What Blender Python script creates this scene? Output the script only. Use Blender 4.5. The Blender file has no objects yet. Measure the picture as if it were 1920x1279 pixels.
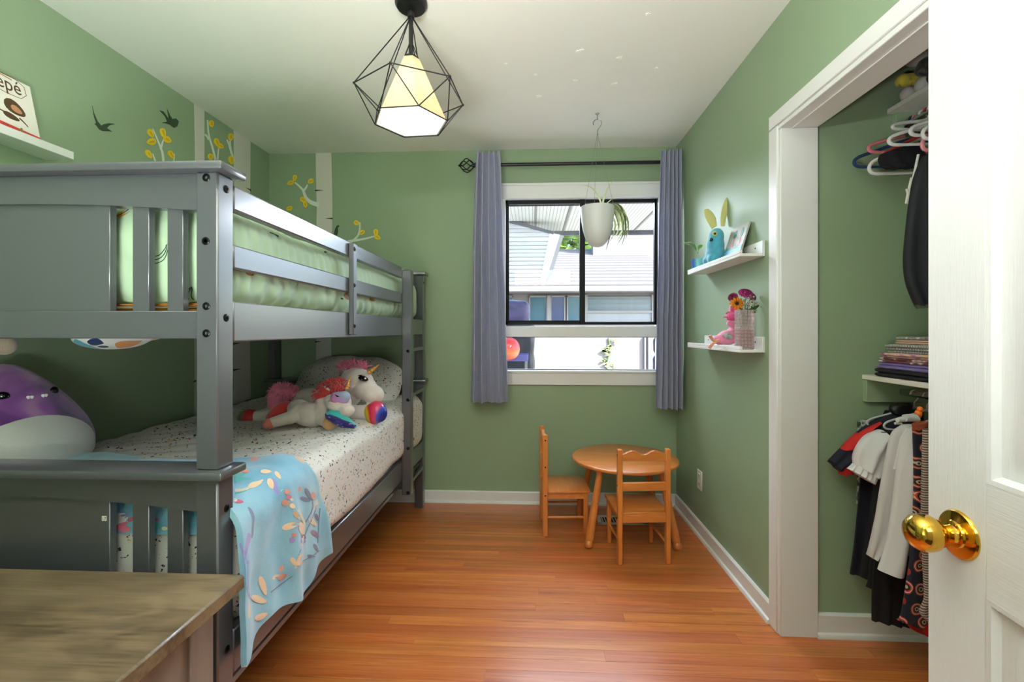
import bpy, bmesh, math, random
from mathutils import Vector, Matrix, noise
random.seed(7)
SC = bpy.context.scene
COL = SC.collection
# ------------------------------------------------------------------ camera
F = 853.0                      # focal length in pixels of the 1920x1279 frame
HOR = 620.0                    # horizon row
TH = math.radians(2.62)
EYE = Vector((0, 0, 1.19))
cd = bpy.data.cameras.new('camera'); cam = bpy.data.objects.new('camera', cd); COL.objects.link(cam)
cd.sensor_fit = 'HORIZONTAL'; cd.sensor_width = 36; cd.lens = F / 1920 * 36
cd.shift_y = -(639.5 - HOR) / 1920; cd.clip_start = .01; cd.clip_end = 200
cam.location = EYE; cam.rotation_euler = (math.pi / 2, 0, TH)
SC.camera = cam
# ------------------------------------------------------------------ sky, sun, lamps, exposure
SC.view_settings.view_transform = 'Standard'; SC.view_settings.look = 'None'
SC.view_settings.gamma = 1; SC.view_settings.use_curve_mapping = False
SC.view_settings.exposure = 0.12
w = bpy.data.worlds.new('sky'); SC.world = w; w.use_nodes = True
wn = w.node_tree.nodes; wl = w.node_tree.links
sky = wn.new('ShaderNodeTexSky'); sky.sky_type = 'NISHITA'; sky.sun_disc = False
sky.sun_elevation = math.radians(46); sky.sun_rotation = math.radians(150)
wl.new(sky.outputs[0], wn['Background'].inputs['Color']); wn['Background'].inputs['Strength'].default_value = 1.0
def light(name, kind, loc, energy, color=(1, 1, 1), **kw):
    l = bpy.data.lights.new(name, kind); l.energy = energy; l.color = color
    for k, v in kw.items(): setattr(l, k, v)
    o = bpy.data.objects.new(name, l); COL.objects.link(o); o.location = loc; return o
sun = light('sun', 'SUN', (3, -3, 8), 18.0, (1, .96, .9), angle=.01)
sun.rotation_euler = Vector((-.60, .45, -.68)).to_track_quat('-Z', 'Y').to_euler()
hall = light('hall_fill_light', 'AREA', (.15, -.9, 2.2), 16, (.95, 1, 1), shape='RECTANGLE', size=.9, size_y=.6)  # added fill behind the camera, lifts the dark room
hall.rotation_euler = Vector((-.05, 1, -.5)).to_track_quat('-Z', 'Y').to_euler()
# two added lamps, out of view, bounced off the ceiling to brighten the room
for loc_, e_ in (((-.15, .16, 1.78), 40), ((-.50, .02, .96), 40)):
    fill_lamp = light('bounce_fill', 'AREA', loc_, e_, (.95, 1, .985), shape='DISK', size=.4)
    fill_lamp.rotation_euler = Vector((-.04, .12, 1)).to_track_quat('-Z', 'Y').to_euler()
# added fill, hidden under the porch ceiling, boosts the daylight through the window
porch = light('window_fill_light', 'AREA', (.35, 3.72, 2.36), 150, (.80, .88, 1), shape='RECTANGLE', size=1.3, size_y=.55)
porch.rotation_euler = Vector((-.05, -1, -.62)).to_track_quat('-Z', 'Y').to_euler()
bulb = light('pendant_bulb', 'POINT', (-.461, 1.704, 2.10), 1.2, (1, .91, .76), shadow_soft_size=.04)
# ------------------------------------------------------------------ where things stand
_c, _s = math.cos(TH), math.sin(TH)
def ray(px, py):
    u = (px - 960) / F; v = (HOR - py) / F
    return Vector((_c * u - _s, _s * u + _c, v))
def P(px, py, d): return EYE + ray(px, py) * d
def onx(px, py, X): r = ray(px, py); return EYE + r * (X / r.x)
def ony(px, py, Y): r = ray(px, py); return EYE + r * (Y / r.y)
def onz(px, py, Z): r = ray(px, py); return EYE + r * ((Z - EYE.z) / r.z)
XL, XR, YB, ZC = -1.863, .974, 3.138, 2.44      # room
def nz(x, y, z=0): return noise.noise(Vector((x, y, z)))
# ------------------------------------------------------------------ objects
ORG = {}
def tag(o, label, cat, group=None, kind=None):
    o['label'] = label; o['category'] = cat
    if group: o['group'] = group
    if kind: o['kind'] = kind
    return o
def thing(name, label, cat, loc=(0, 0, 0), group=None):
    o = bpy.data.objects.new(name, None); COL.objects.link(o); o.location = loc; o.empty_display_size = .05
    ORG[o.name] = Vector(loc)
    return tag(o, label, cat, group)
def sroot(name, loc=(0, 0, 0)):
    o = bpy.data.objects.new(name, None); COL.objects.link(o); o.location = loc; o['kind'] = 'structure'; ORG[o.name] = Vector(loc); return o
def obj(name, bm, mat, parent=None, smooth=40, label=None, kind=None, recalc=True):
    me = bm if isinstance(bm, bpy.types.Mesh) else bpy.data.meshes.new(name)
    if me is not bm:
        if recalc: bmesh.ops.recalc_face_normals(bm, faces=bm.faces[:])
        bm.to_mesh(me); bm.free()
    me.name = name
    if mat:
        me.materials.clear()
        for m in (mat if isinstance(mat, (list, tuple)) else [mat]): me.materials.append(m)
    if smooth:
        me.shade_smooth(); me.set_sharp_from_angle(angle=math.radians(smooth))
    o = bpy.data.objects.new(name, me); COL.objects.link(o)
    if parent:
        L = ORG[parent.name]; me.transform(Matrix.Translation(-L)); o.parent = parent
    else:
        if len(me.vertices):
            xs = [v.co.x for v in me.vertices]; ys = [v.co.y for v in me.vertices]; zs = [v.co.z for v in me.vertices]
            L = Vector(((min(xs) + max(xs)) / 2, (min(ys) + max(ys)) / 2, min(zs)))
        else: L = Vector()
        me.transform(Matrix.Translation(-L)); o.location = L
    ORG[o.name] = L.copy()
    if label: o['label'] = label
    if kind: o['kind'] = kind
    return o
def struct(name, bm, mat, parent=None, **k): return obj(name, bm, mat, parent, kind='structure', **k)
def kids(o): return [c for c in bpy.data.objects if c.parent == o]
def copy_tree(o, parent=None, mat=None):
    c = o.copy(); COL.objects.link(c); ORG[c.name] = ORG[o.name]
    if parent: c.parent = parent
    for ch in kids(o): copy_tree(ch, c)
    return c
# ------------------------------------------------------------------ shapes (each returns a bmesh)
def join(*bms):
    out = bmesh.new()
    for b in bms:
        me = bpy.data.meshes.new('t'); b.to_mesh(me); b.free(); out.from_mesh(me); bpy.data.meshes.remove(me)
    return out
def xf(bm, M): bmesh.ops.transform(bm, matrix=M, verts=bm.verts[:]); return bm
def bx(x0, x1, y0, y1, z0, z1, bev=.003, seg=1):
    bm = bmesh.new(); bmesh.ops.create_cube(bm, size=1)
    for v in bm.verts: v.co = Vector(((x0 + x1) / 2 + v.co.x * (x1 - x0), (y0 + y1) / 2 + v.co.y * (y1 - y0), (z0 + z1) / 2 + v.co.z * (z1 - z0)))
    if bev: bmesh.ops.bevel(bm, geom=bm.edges[:], offset=min(bev, .45 * min(abs(x1 - x0), abs(y1 - y0), abs(z1 - z0))), segments=seg, affect='EDGES', profile=.5)
    return bm
def prism(pts, plane, a0, a1, bev=0):
    """pts: 2-D polygon; plane 'x' -> (y,z) extruded along x, 'y' -> (x,z), 'z' -> (x,y)"""
    bm = bmesh.new()
    f = {'x': lambda p, a: (a, p[0], p[1]), 'y': lambda p, a: (p[0], a, p[1]), 'z': lambda p, a: (p[0], p[1], a)}[plane]
    lo = [bm.verts.new(f(p, a0)) for p in pts]; hi = [bm.verts.new(f(p, a1)) for p in pts]
    n = len(pts)
    bm.faces.new(lo); bm.faces.new(hi[::-1])
    for i in range(n): bm.faces.new((lo[i], hi[i], hi[(i + 1) % n], lo[(i + 1) % n]))
    if bev: bmesh.ops.bevel(bm, geom=bm.edges[:], offset=bev, segments=1, affect='EDGES')
    return bm
def frame_of(t):
    t = t.normalized(); u = Vector((0, 0, 1)) if abs(t.z) < .9 else Vector((1, 0, 0))
    a = t.cross(u).normalized(); return a, a.cross(t).normalized()
def tube(pts, r, n=8, caps=True, closed=False, up=None):
    pts = [Vector(p) for p in pts]; rs = r if isinstance(r, (list, tuple)) else [r] * len(pts)
    bm = bmesh.new(); rings = []; m = len(pts); a_prev = None
    for i, p in enumerate(pts):
        if closed: t = pts[(i + 1) % m] - pts[i - 1]
        else: t = pts[min(i + 1, m - 1)] - pts[max(i - 1, 0)]
        if t.length < 1e-9: t = Vector((0, 0, 1))
        t.normalize()
        if a_prev is None: a, b = frame_of(t)
        else:
            a = a_prev - t * a_prev.dot(t)
            a = a.normalized() if a.length > 1e-6 else frame_of(t)[0]
            b = a.cross(t)
        a_prev = a
        R = rs[i] if isinstance(rs[i], (tuple, list)) else (rs[i], rs[i])
        rings.append([bm.verts.new(p + a * (R[0] * math.cos(2 * math.pi * k / n)) + b * (R[1] * math.sin(2 * math.pi * k / n))) for k in range(n)])
    for i in range(m if closed else m - 1):
        A, B = rings[i], rings[(i + 1) % m]
        for k in range(n): bm.faces.new((A[k], A[(k + 1) % n], B[(k + 1) % n], B[k]))
    if caps and not closed: bm.faces.new(rings[0][::-1]); bm.faces.new(rings[-1])
    return bm
def cyl(p0, p1, r, n=16): return tube([p0, p1], r, n)
def lathe(prof, n=24, loc=(0, 0, 0), M=None, sx=1, sy=1):
    bm = bmesh.new(); rings = []
    for r, z in prof:
        if r < 1e-6: rings.append([bm.verts.new((0, 0, z))])
        else: rings.append([bm.verts.new((sx * r * math.cos(2 * math.pi * k / n), sy * r * math.sin(2 * math.pi * k / n), z)) for k in range(n)])
    for A, B in zip(rings, rings[1:]):
        for k in range(n):
            a0, a1, b0, b1 = A[k % len(A)], A[(k + 1) % len(A)], B[k % len(B)], B[(k + 1) % len(B)]
            vs = [];
            for v in (a0, a1, b1, b0):
                if v not in vs: vs.append(v)
            if len(vs) > 2: bm.faces.new(vs)
    if len(rings[0]) > 1: bm.faces.new(rings[0][::-1])
    if len(rings[-1]) > 1: bm.faces.new(rings[-1])
    if M is not None: xf(bm, M)
    xf(bm, Matrix.Translation(Vector(loc))); return bm
def ell(c, r, rot=None, u=20, v=12):
    bm = bmesh.new(); bmesh.ops.create_uvsphere(bm, u_segments=u, v_segments=v, radius=1)
    r = r if isinstance(r, (tuple, list)) else (r, r, r)
    M = Matrix.Translation(Vector(c)) @ (rot.to_4x4() if rot else Matrix()) @ Matrix.Diagonal((*r, 1))
    return xf(bm, M)
def grid(fn, nu, nv, thick=0):
    bm = bmesh.new(); V = [[bm.verts.new(fn(i / nu, j / nv)) for j in range(nv + 1)] for i in range(nu + 1)]
    for i in range(nu):
        for j in range(nv): bm.faces.new((V[i][j], V[i + 1][j], V[i + 1][j + 1], V[i][j + 1]))
    if thick:
        bmesh.ops.recalc_face_normals(bm, faces=bm.faces[:]); bmesh.ops.solidify(bm, geom=bm.faces[:], thickness=thick)
    return bm
def cushion(x0, x1, y0, y1, z0, z1, r, step, disp=None):
    """a soft box: rounded edges of radius r, surface moved by disp(p, n)"""
    nx, ny, nzz = [max(2, int(math.ceil((b - a) / step))) for a, b in ((x0, x1), (y0, y1), (z0, z1))]
    bm = bmesh.new(); V = {}
    R = r if isinstance(r, (tuple, list)) else (r, r, r)
    R = [min(R[0], (x1 - x0) / 2), min(R[1], (y1 - y0) / 2), min(R[2], (z1 - z0) / 2)]
    def vert(i, j, k):
        if (i, j, k) in V: return V[i, j, k]
        p = Vector((x0 + (x1 - x0) * i / nx, y0 + (y1 - y0) * j / ny, z0 + (z1 - z0) * k / nzz))
        q = Vector((min(max(p.x, x0 + R[0]), x1 - R[0]), min(max(p.y, y0 + R[1]), y1 - R[1]), min(max(p.z, z0 + R[2]), z1 - R[2])))
        d = Vector(((p.x - q.x) / R[0], (p.y - q.y) / R[1], (p.z - q.z) / R[2]))
        if d.length > 1e-9:
            d.normalize(); p = q + Vector((d.x * R[0], d.y * R[1], d.z * R[2])); n = Vector((d.x / R[0], d.y / R[1], d.z / R[2])).normalized()
        else: n = Vector((0, 0, 1))
        if disp: p = p + disp(p, n)
        V[i, j, k] = bm.verts.new(p); return V[i, j, k]
    for i in range(nx):
        for j in range(ny):
            for k in (0, nzz): bm.faces.new((vert(i, j, k), vert(i + 1, j, k), vert(i + 1, j + 1, k), vert(i, j + 1, k)))
    for i in range(nx):
        for k in range(nzz):
            for j in (0, ny): bm.faces.new((vert(i, j, k), vert(i + 1, j, k), vert(i + 1, j, k + 1), vert(i, j, k + 1)))
    for j in range(ny):
        for k in range(nzz):
            for i in (0, nx): bm.faces.new((vert(i, j, k), vert(i, j + 1, k), vert(i, j + 1, k + 1), vert(i, j, k + 1)))
    return bm
def fuse(bm, voxel, smooth=6, factor=.6):
    """melt overlapping lumps into one continuous surface"""
    me = bpy.data.meshes.new('t'); bm.to_mesh(me); bm.free(); o = bpy.data.objects.new('t', me); COL.objects.link(o)
    m = o.modifiers.new('r', 'REMESH'); m.mode = 'VOXEL'; m.voxel_size = voxel
    m = o.modifiers.new('s', 'SMOOTH'); m.iterations = smooth; m.factor = factor
    dg = bpy.context.evaluated_depsgraph_get(); me2 = bpy.data.meshes.new_from_object(o.evaluated_get(dg))
    bpy.data.objects.remove(o); bpy.data.meshes.remove(me)
    out = bmesh.new(); out.from_mesh(me2); bpy.data.meshes.remove(me2); return out
def resample(pts, n):
    pts = [Vector(p) for p in pts]; m = len(pts) - 1; out = []
    for i in range(n + 1):
        t = i / n * m; k = min(int(t), m - 1); f = t - k
        p0, p1, p2, p3 = pts[max(k - 1, 0)], pts[k], pts[k + 1], pts[min(k + 2, m)]
        out.append(.5 * ((2 * p1) + (p2 - p0) * f + (2 * p0 - 5 * p1 + 4 * p2 - p3) * f * f + (3 * p1 - p0 - 3 * p2 + p3) * f ** 3))
    return out
def cloth(A, B, thick, folds=3, amp=.006, rows=24, n=12, seed=0, norm=None, flare=0):
    """hanging cloth between two edge lines: a flattened closed tube with folds running down it"""
    A = resample(A, rows); B = resample(B, rows); N = norm or Vector((0, -1, 0)); bm = bmesh.new(); rings = []
    for i in range(rows + 1):
        ring = []; v = i / rows
        for k in range(n + 1):
            t = k / n; th = thick * (.25 + .75 * math.sin(math.pi * t) ** .6)
            w_ = amp * (.35 + v * (1 + flare)) * math.sin(2 * math.pi * folds * t + seed + .8 * math.sin(3 * v + seed)) + amp * .6 * nz(t * 3 + seed, v * 4, seed)
            ring.append(A[i].lerp(B[i], t) + N * (th * .5 + w_))
        for k in range(n, -1, -1):
            t = k / n; th = thick * (.25 + .75 * math.sin(math.pi * t) ** .6)
            w_ = amp * (.35 + v * (1 + flare)) * math.sin(2 * math.pi * folds * t + seed + .8 * math.sin(3 * v + seed))
            ring.append(A[i].lerp(B[i], t) + N * (-th * .5 + w_))
        rings.append([bm.verts.new(p) for p in ring])
    m = len(rings[0])
    for R0, R1 in zip(rings, rings[1:]):
        for k in range(m): bm.faces.new((R0[k], R0[(k + 1) % m], R1[(k + 1) % m], R1[k]))
    bm.faces.new(rings[0]); bm.faces.new(rings[-1][::-1])
    return bm
from mathutils.bvhtree import BVHTree
def bvh_of(o):
    M = Matrix.Translation(ORG[o.name]); me = o.data
    return BVHTree.FromPolygons([M @ v.co for v in me.vertices], [tuple(p.vertices) for p in me.polygons])
def onto(tree, px, py, off):
    d = ray(px, py).normalized(); h = tree.ray_cast(EYE, d)
    if h[0] is None: return None
    n = h[1] if h[1].dot(d) < 0 else -h[1]
    return h[0] + n * off
def print_leaf(tree, cx, cy, l, w_, ang, off=.0012, n=14):
    pts = [onto(tree, x, y, off) for x, y in leafpoly(cx, cy, l, w_, ang)]; c = onto(tree, cx, cy, off)
    bm = bmesh.new()
    if c is None or any(p is None for p in pts): return bm
    cv = bm.verts.new(c); V = [bm.verts.new(p) for p in pts]
    for i in range(len(V)): bm.faces.new((cv, V[i], V[(i + 1) % len(V)]))
    return bm
def print_stroke(tree, pts, w0, w1, off=.0012):
    q = stroke(pts, w0, w1); n = len(q) // 2; L_, R_ = q[:n], q[n:][::-1]; bm = bmesh.new(); prev = None
    for a, b in zip(L_, R_):
        pa, pb_ = onto(tree, *a, off), onto(tree, *b, off)
        if pa is None or pb_ is None: prev = None; continue
        cur = (bm.verts.new(pa), bm.verts.new(pb_))
        if prev: bm.faces.new((prev[0], prev[1], cur[1], cur[0]))
        prev = cur
    return bm
def disc(c, n, r, h, seg=12):
    n = Vector(n).normalized(); c = Vector(c); return cyl(c - n * h * .2, c + n * h, r, seg)
def arc(c, r, a0, a1, n, plane='xz'):
    out = []
    for i in range(n + 1):
        a = math.radians(a0 + (a1 - a0) * i / n); u, v = r * math.cos(a), r * math.sin(a)
        out.append(Vector(c) + (Vector((u, 0, v)) if plane == 'xz' else Vector((0, u, v)) if plane == 'yz' else Vector((u, v, 0))))
    return out
# ------------------------------------------------------------------ materials
def lin(c):
    f = lambda u: (u / 12.92 if u <= .04045 else ((u + .055) / 1.055) ** 2.4)
    return tuple(f(x / 255) for x in c) + (1,)
class NT:
    def __init__(s, name):
        s.m = bpy.data.materials.new(name); s.m.use_nodes = True; s.t = s.m.node_tree; s.b = s.t.nodes['Principled BSDF']
    def n(s, typ, _ins=None, **props):
        nd = s.t.nodes.new('ShaderNode' + typ)
        for k, v in props.items(): setattr(nd, k, v)
        for k, v in (_ins or {}).items():
            if isinstance(v, bpy.types.NodeSocket): s.t.links.new(v, nd.inputs[k])
            else: nd.inputs[k].default_value = v
        return nd
    def set(s, **k):
        for a, v in k.items():
            a = a.replace('_', ' ')
            if isinstance(v, bpy.types.NodeSocket): s.t.links.new(v, s.b.inputs[a])
            else: s.b.inputs[a].default_value = v
        return s
    def co(s, scale=(1, 1, 1), src='Object', rot=(0, 0, 0), loc=(0, 0, 0)):
        tc = s.n('TexCoord'); mp = s.n('Mapping', {'Vector': tc.outputs[src], 'Scale': scale, 'Rotation': rot, 'Location': loc}); return mp.outputs[0]
    def ramp(s, fac, stops, interp='LINEAR'):
        r = s.n('ValToRGB', {'Fac': fac}); e = r.color_ramp; e.interpolation = interp
        while len(e.elements) < len(stops): e.elements.new(.5)
        for el, (p, c) in zip(e.elements, stops): el.position = p; el.color = c if len(c) == 4 else lin(c)
        return r.outputs[0]
    def mix(s, fac, a, b, blend='MIX'):
        nd = s.n('Mix', data_type='RGBA', blend_type=blend)
        for i, v in ((0, fac), (6, a), (7, b)):
            if isinstance(v, bpy.types.NodeSocket): s.t.links.new(v, nd.inputs[i])
            else: nd.inputs[i].default_value = v
        return nd.outputs[2]
    def math(s, op, a, b=0.0):
        nd = s.n('Math', operation=op)
        for i, v in ((0, a), (1, b)):
            if isinstance(v, bpy.types.NodeSocket): s.t.links.new(v, nd.inputs[i])
            else: nd.inputs[i].default_value = v
        return nd.outputs[0]
    def noise(s, vec, scale, detail=3, rough=.5, dist=0):
        return s.n('TexNoise', {'Vector': vec, 'Scale': scale, 'Detail': detail, 'Roughness': rough, 'Distortion': dist})
    def bump(s, h, strength=.3, dist=.002):
        b = s.n('Bump', {'Height': h, 'Strength': strength, 'Distance': dist}); s.set(Normal=b.outputs[0]); return s
def paint(name, col, rough=.5, var=.04, bump=.1, scale=60, metal=0, sheen=0, spec=.5, src='Object', bdist=.001, coat=0):
    t = NT(name); v = t.co(src=src); nn = t.noise(v, scale); big = t.noise(v, scale / 20)
    f = t.math('MULTIPLY', t.math('SUBTRACT', big.outputs['Fac'], .5), var * 4)
    c = t.n('HueSaturation', {'Color': lin(col), 'Value': t.math('ADD', f, 1.0)})
    t.set(Base_Color=c.outputs[0], Roughness=rough, Metallic=metal, Sheen_Weight=sheen, Specular_IOR_Level=spec, Coat_Weight=coat, Coat_Roughness=.22, Coat_IOR=1.9)
    if bump: t.bump(nn.outputs['Fac'], bump, bdist)
    return t.m
def wood(name, c1, c2, scale=(3, 40, 40), rough=.35, bump=.08, coat=0, rnd=0, detail=4, dark=None, sat=1):
    t = NT(name); v = t.co()
    if rnd:
        oi = t.n('ObjectInfo'); off = t.n('CombineXYZ', {'X': t.math('MULTIPLY', oi.outputs['Random'], 37.0), 'Y': t.math('MULTIPLY', oi.outputs['Random'], 91.0), 'Z': t.math('MULTIPLY', oi.outputs['Random'], 13.0)})
        v = t.n('VectorMath', {0: v, 1: off.outputs[0]}, operation='ADD').outputs[0]
    sv = t.n('Mapping', {'Vector': v, 'Scale': scale}).outputs[0]
    n1 = t.noise(sv, 1.0, detail, .6, .4)
    n2 = t.noise(t.n('Mapping', {'Vector': v, 'Scale': tuple(x * 4 for x in scale)}).outputs[0], 1.0, 3, .7)
    f = t.math('ADD', t.math('MULTIPLY', n1.outputs['Fac'], .75), t.math('MULTIPLY', n2.outputs['Fac'], .25))
    col = t.ramp(f, [(.32, c1), (.68, c2)])
    if rnd:
        r2 = t.n('TexWhiteNoise', {'W': oi.outputs['Random']}, noise_dimensions='1D')
        val = t.math('ADD', t.math('MULTIPLY', oi.outputs['Random'], rnd), 1 - rnd / 2)
        hue = t.math('ADD', t.math('MULTIPLY', r2.outputs['Value'], .022), .489)
        col = t.n('HueSaturation', {'Color': col, 'Value': val, 'Hue': hue, 'Saturation': sat}).outputs[0]
    t.set(Base_Color=col, Roughness=rough, Coat_Weight=coat, Coat_Roughness=.12)
    if bump: t.bump(f, bump, .002)
    return t.m
def spots(name, base, cols, scale, size, rough=.85, bump=.15, stretch=(1, 1, 1), soft=.02, keep=.6):
    """printed specks: one speck per cell, its colour and presence random"""
    t = NT(name); v = t.co(scale=stretch)
    wob = t.noise(v, scale * 1.4, 1); vv = t.mix(.02, v, wob.outputs['Color'])
    vo = t.n('TexVoronoi', {'Vector': vv, 'Scale': scale, 'Randomness': 1.0}, feature='F1')
    sep = t.n('SeparateColor', {'Color': vo.outputs['Color']})
    rad = t.math('MULTIPLY', t.math('ADD', t.math('MULTIPLY', sep.outputs[1], .8), .35), size)
    on = t.math('MULTIPLY', t.math('LESS_THAN', vo.outputs['Distance'], rad), t.math('LESS_THAN', sep.outputs[2], keep))
    st = [(i / len(cols), c) for i, c in enumerate(cols)]
    pal = t.ramp(sep.outputs[0], st, 'CONSTANT')
    t.set(Base_Color=t.mix(on, lin(base), pal), Roughness=rough, Sheen_Weight=.15)
    if bump: t.bump(t.noise(v, 120).outputs['Fac'], bump, .002)
    return t.m
def blotch(name, cols, scale, rough=.85, detail=2, dist=.6, bump=.2, bscale=150, src='Object', stretch=(1, 1, 1), interp='LINEAR', sheen=.2):
    t = NT(name); v = t.co(src=src, scale=stretch); n1 = t.noise(v, scale, detail, .5, dist)
    lo, hi = .3, .7
    t.set(Base_Color=t.ramp(n1.outputs['Fac'], [(lo + (hi - lo) * i / max(1, len(cols) - 1), c) for i, c in enumerate(cols)], interp), Roughness=rough, Sheen_Weight=sheen)
    if bump: t.bump(t.noise(v, bscale).outputs['Fac'], bump, .002)
    return t.m
def rainbow(name, cols, axis=0, rough=.3, src='Generated', metal=0):
    t = NT(name); v = t.co(src=src); s_ = t.n('SeparateXYZ', {'Vector': v})
    f = s_.outputs[axis]
    t.set(Base_Color=t.ramp(f, [((i + .3) / len(cols), c) for i, c in enumerate(cols)]), Roughness=rough, Metallic=metal); return t.m
def stripes(name, c1, c2, axis, freq, duty=.5, rough=.85):
    t = NT(name); s_ = t.n('SeparateXYZ', {'Vector': t.co()})
    f = t.math('FRACT', t.math('MULTIPLY', s_.outputs[axis], freq)); on = t.math('GREATER_THAN', f, duty)
    t.set(Base_Color=t.mix(on, lin(c1), lin(c2)), Roughness=rough, Sheen_Weight=.1); return t.m
# ------------------------------------------------------------------ palette
GREEN = (146, 166, 134)
m_green = paint('wall_green', GREEN, .55, .02, .12, 90)
m_ceil = paint('ceiling_white', (238, 237, 229), .75, .015, .12, 70)
m_white = paint('trim_white', (232, 231, 229), .35, .01, .04, 50)
m_whitewall = paint('hall_white', (225, 222, 214), .7, .01, .05, 60)
m_black = paint('window_black', (14, 14, 18), .5, .02, 0, spec=.25)
m_iron = paint('black_iron', (16, 16, 17), .4, .02, .05, 200)
m_floorbase = paint('subfloor', (70, 38, 18), .8)
def oak_floor():
    t = NT('floor_oak'); v = t.co(); oi = t.n('ObjectInfo'); rn = oi.outputs['Random']
    off = t.n('CombineXYZ', {'X': t.math('MULTIPLY', rn, 37.0), 'Y': t.math('MULTIPLY', rn, 91.0)}); v = t.n('VectorMath', {0: v, 1: off.outputs[0]}, operation='ADD').outputs[0]
    mp = lambda s_: t.n('Mapping', {'Vector': v, 'Scale': s_}).outputs[0]
    a = t.noise(mp((1.1, 30, 30)), 1, 4, .6, .6).outputs['Fac']; b = t.noise(mp((5, 260, 60)), 1, 3, .6, .2).outputs['Fac']; c = t.noise(mp((2.2, 90, 60)), 1, 4, .7, 1.2).outputs['Fac']
    col = t.ramp(a, [(.30, (180, 94, 42)), (.5, (198, 110, 52)), (.7, (214, 130, 68))])
    col = t.mix(t.math('MULTIPLY', t.ramp(b, [(.52, (0, 0, 0)), (.68, (255, 255, 255))]), .46), col, lin((140, 70, 34)))
    col = t.mix(t.math('MULTIPLY', t.ramp(c, [(.58, (0, 0, 0)), (.68, (255, 255, 255))]), .60), col, lin((118, 56, 30)))
    r2 = t.n('TexWhiteNoise', {'W': rn}, noise_dimensions='1D').outputs['Value']
    col = t.n('HueSaturation', {'Color': col, 'Value': t.math('ADD', t.math('MULTIPLY', rn, .26), .85), 'Hue': t.math('ADD', t.math('MULTIPLY', r2, .012), .494), 'Saturation': 1.0}).outputs[0]
    t.set(Base_Color=col, Roughness=.32, Coat_Weight=.35, Coat_Roughness=.18, Coat_IOR=1.5); t.bump(b, .05, .001); return t.m
m_plank = oak_floor()
m_rail = paint('bunk_grey', (74, 75, 80), .36, .03, .06, 25, spec=.6, coat=.65)
m_bolt = paint('bolt_black', (18, 18, 19), .3, 0, 0, metal=.6)
m_pine = wood('orange_pine', (196, 106, 42), (222, 138, 66), (12, 12, 3), .3, .03, .3)
m_pinex = wood('orange_pine_flat', (198, 110, 44), (224, 142, 72), (3, 14, 14), .28, .03, .3)
m_brass = paint('brass', (226, 178, 72), .12, .01, 0, metal=1)
m_darkgreen = paint('bird_green', (56, 74, 52), .7, .05, 0)
m_bark = paint('birch_paint', (214, 211, 200), .65, .02, .08)
m_branch = paint('branch_paint', (222, 226, 214), .65, .02, .05)
m_yellow = paint('leaf_yellow', (240, 206, 40), .6, .05, 0)
m_yellowd = paint('leaf_yellow_vein', (218, 172, 34), .6, .03, 0)
# glass: a thin clear pane with a faint reflection
def glass(name, tint=(1, 1, 1, 1)):
    t = NT(name); tr = t.n('BsdfTransparent', {'Color': tint}); gl = t.n('BsdfGlossy', {'Roughness': .02})
    fr = t.n('Fresnel', {'IOR': 1.45}); mx = t.n('MixShader', {0: t.math('MULTIPLY', fr.outputs[0], .5), 1: tr.outputs[0], 2: gl.outputs[0]})
    t.t.links.new(mx.outputs[0], t.t.nodes['Material Output'].inputs['Surface']); return t.m
m_glass = glass('pane_glass', (.97, .98, .98, 1))
# ------------------------------------------------------------------ floor of narrow oak boards
CX0, CX1 = 1.10, 1.75        # closet inside
OY0, OY1, OZ = .38, 1.831, 1.996   # closet opening
floor = struct('floor', bx(XL - .2, CX1 + .2, -1.9, YB + .2, -.10, -.012, 0), m_floorbase)
pm = []
for L_ in (.5, .75, 1.0, 1.3, 1.7, 2.2):
    b = bx(0, L_, 0, .0564, -.012, 0, 0); me = bpy.data.meshes.new('plank'); b.to_mesh(me); b.free(); me.materials.append(m_plank); pm.append((L_, me))
rows = [(YB - .0572 * (i + 1)) for i in range(56)]
first = True
for y in rows:
    x = XL - random.uniform(.05, .45); xe = CX1 if y < OY1 else XR
    lens = [q for q in pm if q[0] > (.7 if y > 1.2 else 1.2)]
    while x < xe:
        L_, me = random.choice(lens)
        p = bpy.data.objects.new('plank', me); COL.objects.link(p); p.parent = floor
        p.location = Vector((x, y, random.uniform(-.0004, 0))) - ORG[floor.name]; ORG[p.name] = ORG[floor.name]
        x += L_ + .0006
# ------------------------------------------------------------------ ceiling and walls
ceiling = struct('ceiling', bx(XL - .2, CX1 + .2, -1.9, YB + .21, ZC, ZC + .12, 0), m_ceil)
wall_left = struct('wall_left', bx(XL - .15, XL, -.18, YB + .2, -.05, ZC, 0), m_green)
WX0, WX1, WZ0, WZ1 = -.200, .862, .822, 2.19        # window frame
HX0, HX1 = -.222, .892       # hole in the wall
wall_back = struct('wall_back', join(bx(XL - .15, HX0, YB, YB + .16, -.05, ZC, 0), bx(HX1, CX1 + .15, YB, YB + .16, -.05, ZC, 0),
    bx(HX0, HX1, YB, YB + .16, -.05, WZ0, 0), bx(HX0, HX1, YB, YB + .16, WZ1, ZC, 0)), m_green)
wall_right = struct('wall_right', join(bx(XR, CX0, OY1, YB, -.05, ZC, 0), bx(XR, CX0, OY0, OY1, OZ, ZC, 0), bx(XR, CX0, -.18, OY0, -.05, ZC, 0)), m_green)
struct('wall_closet_far', bx(CX0, CX1 + .1, OY1, OY1 + .1, -.05, ZC, 0), m_green)
struct('wall_closet_back', bx(CX1, CX1 + .1, .2, OY1, -.05, ZC, 0), m_green)
struct('wall_closet_near', bx(CX0, CX1 + .1, .15, .25, -.05, ZC, 0), m_green)
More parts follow.
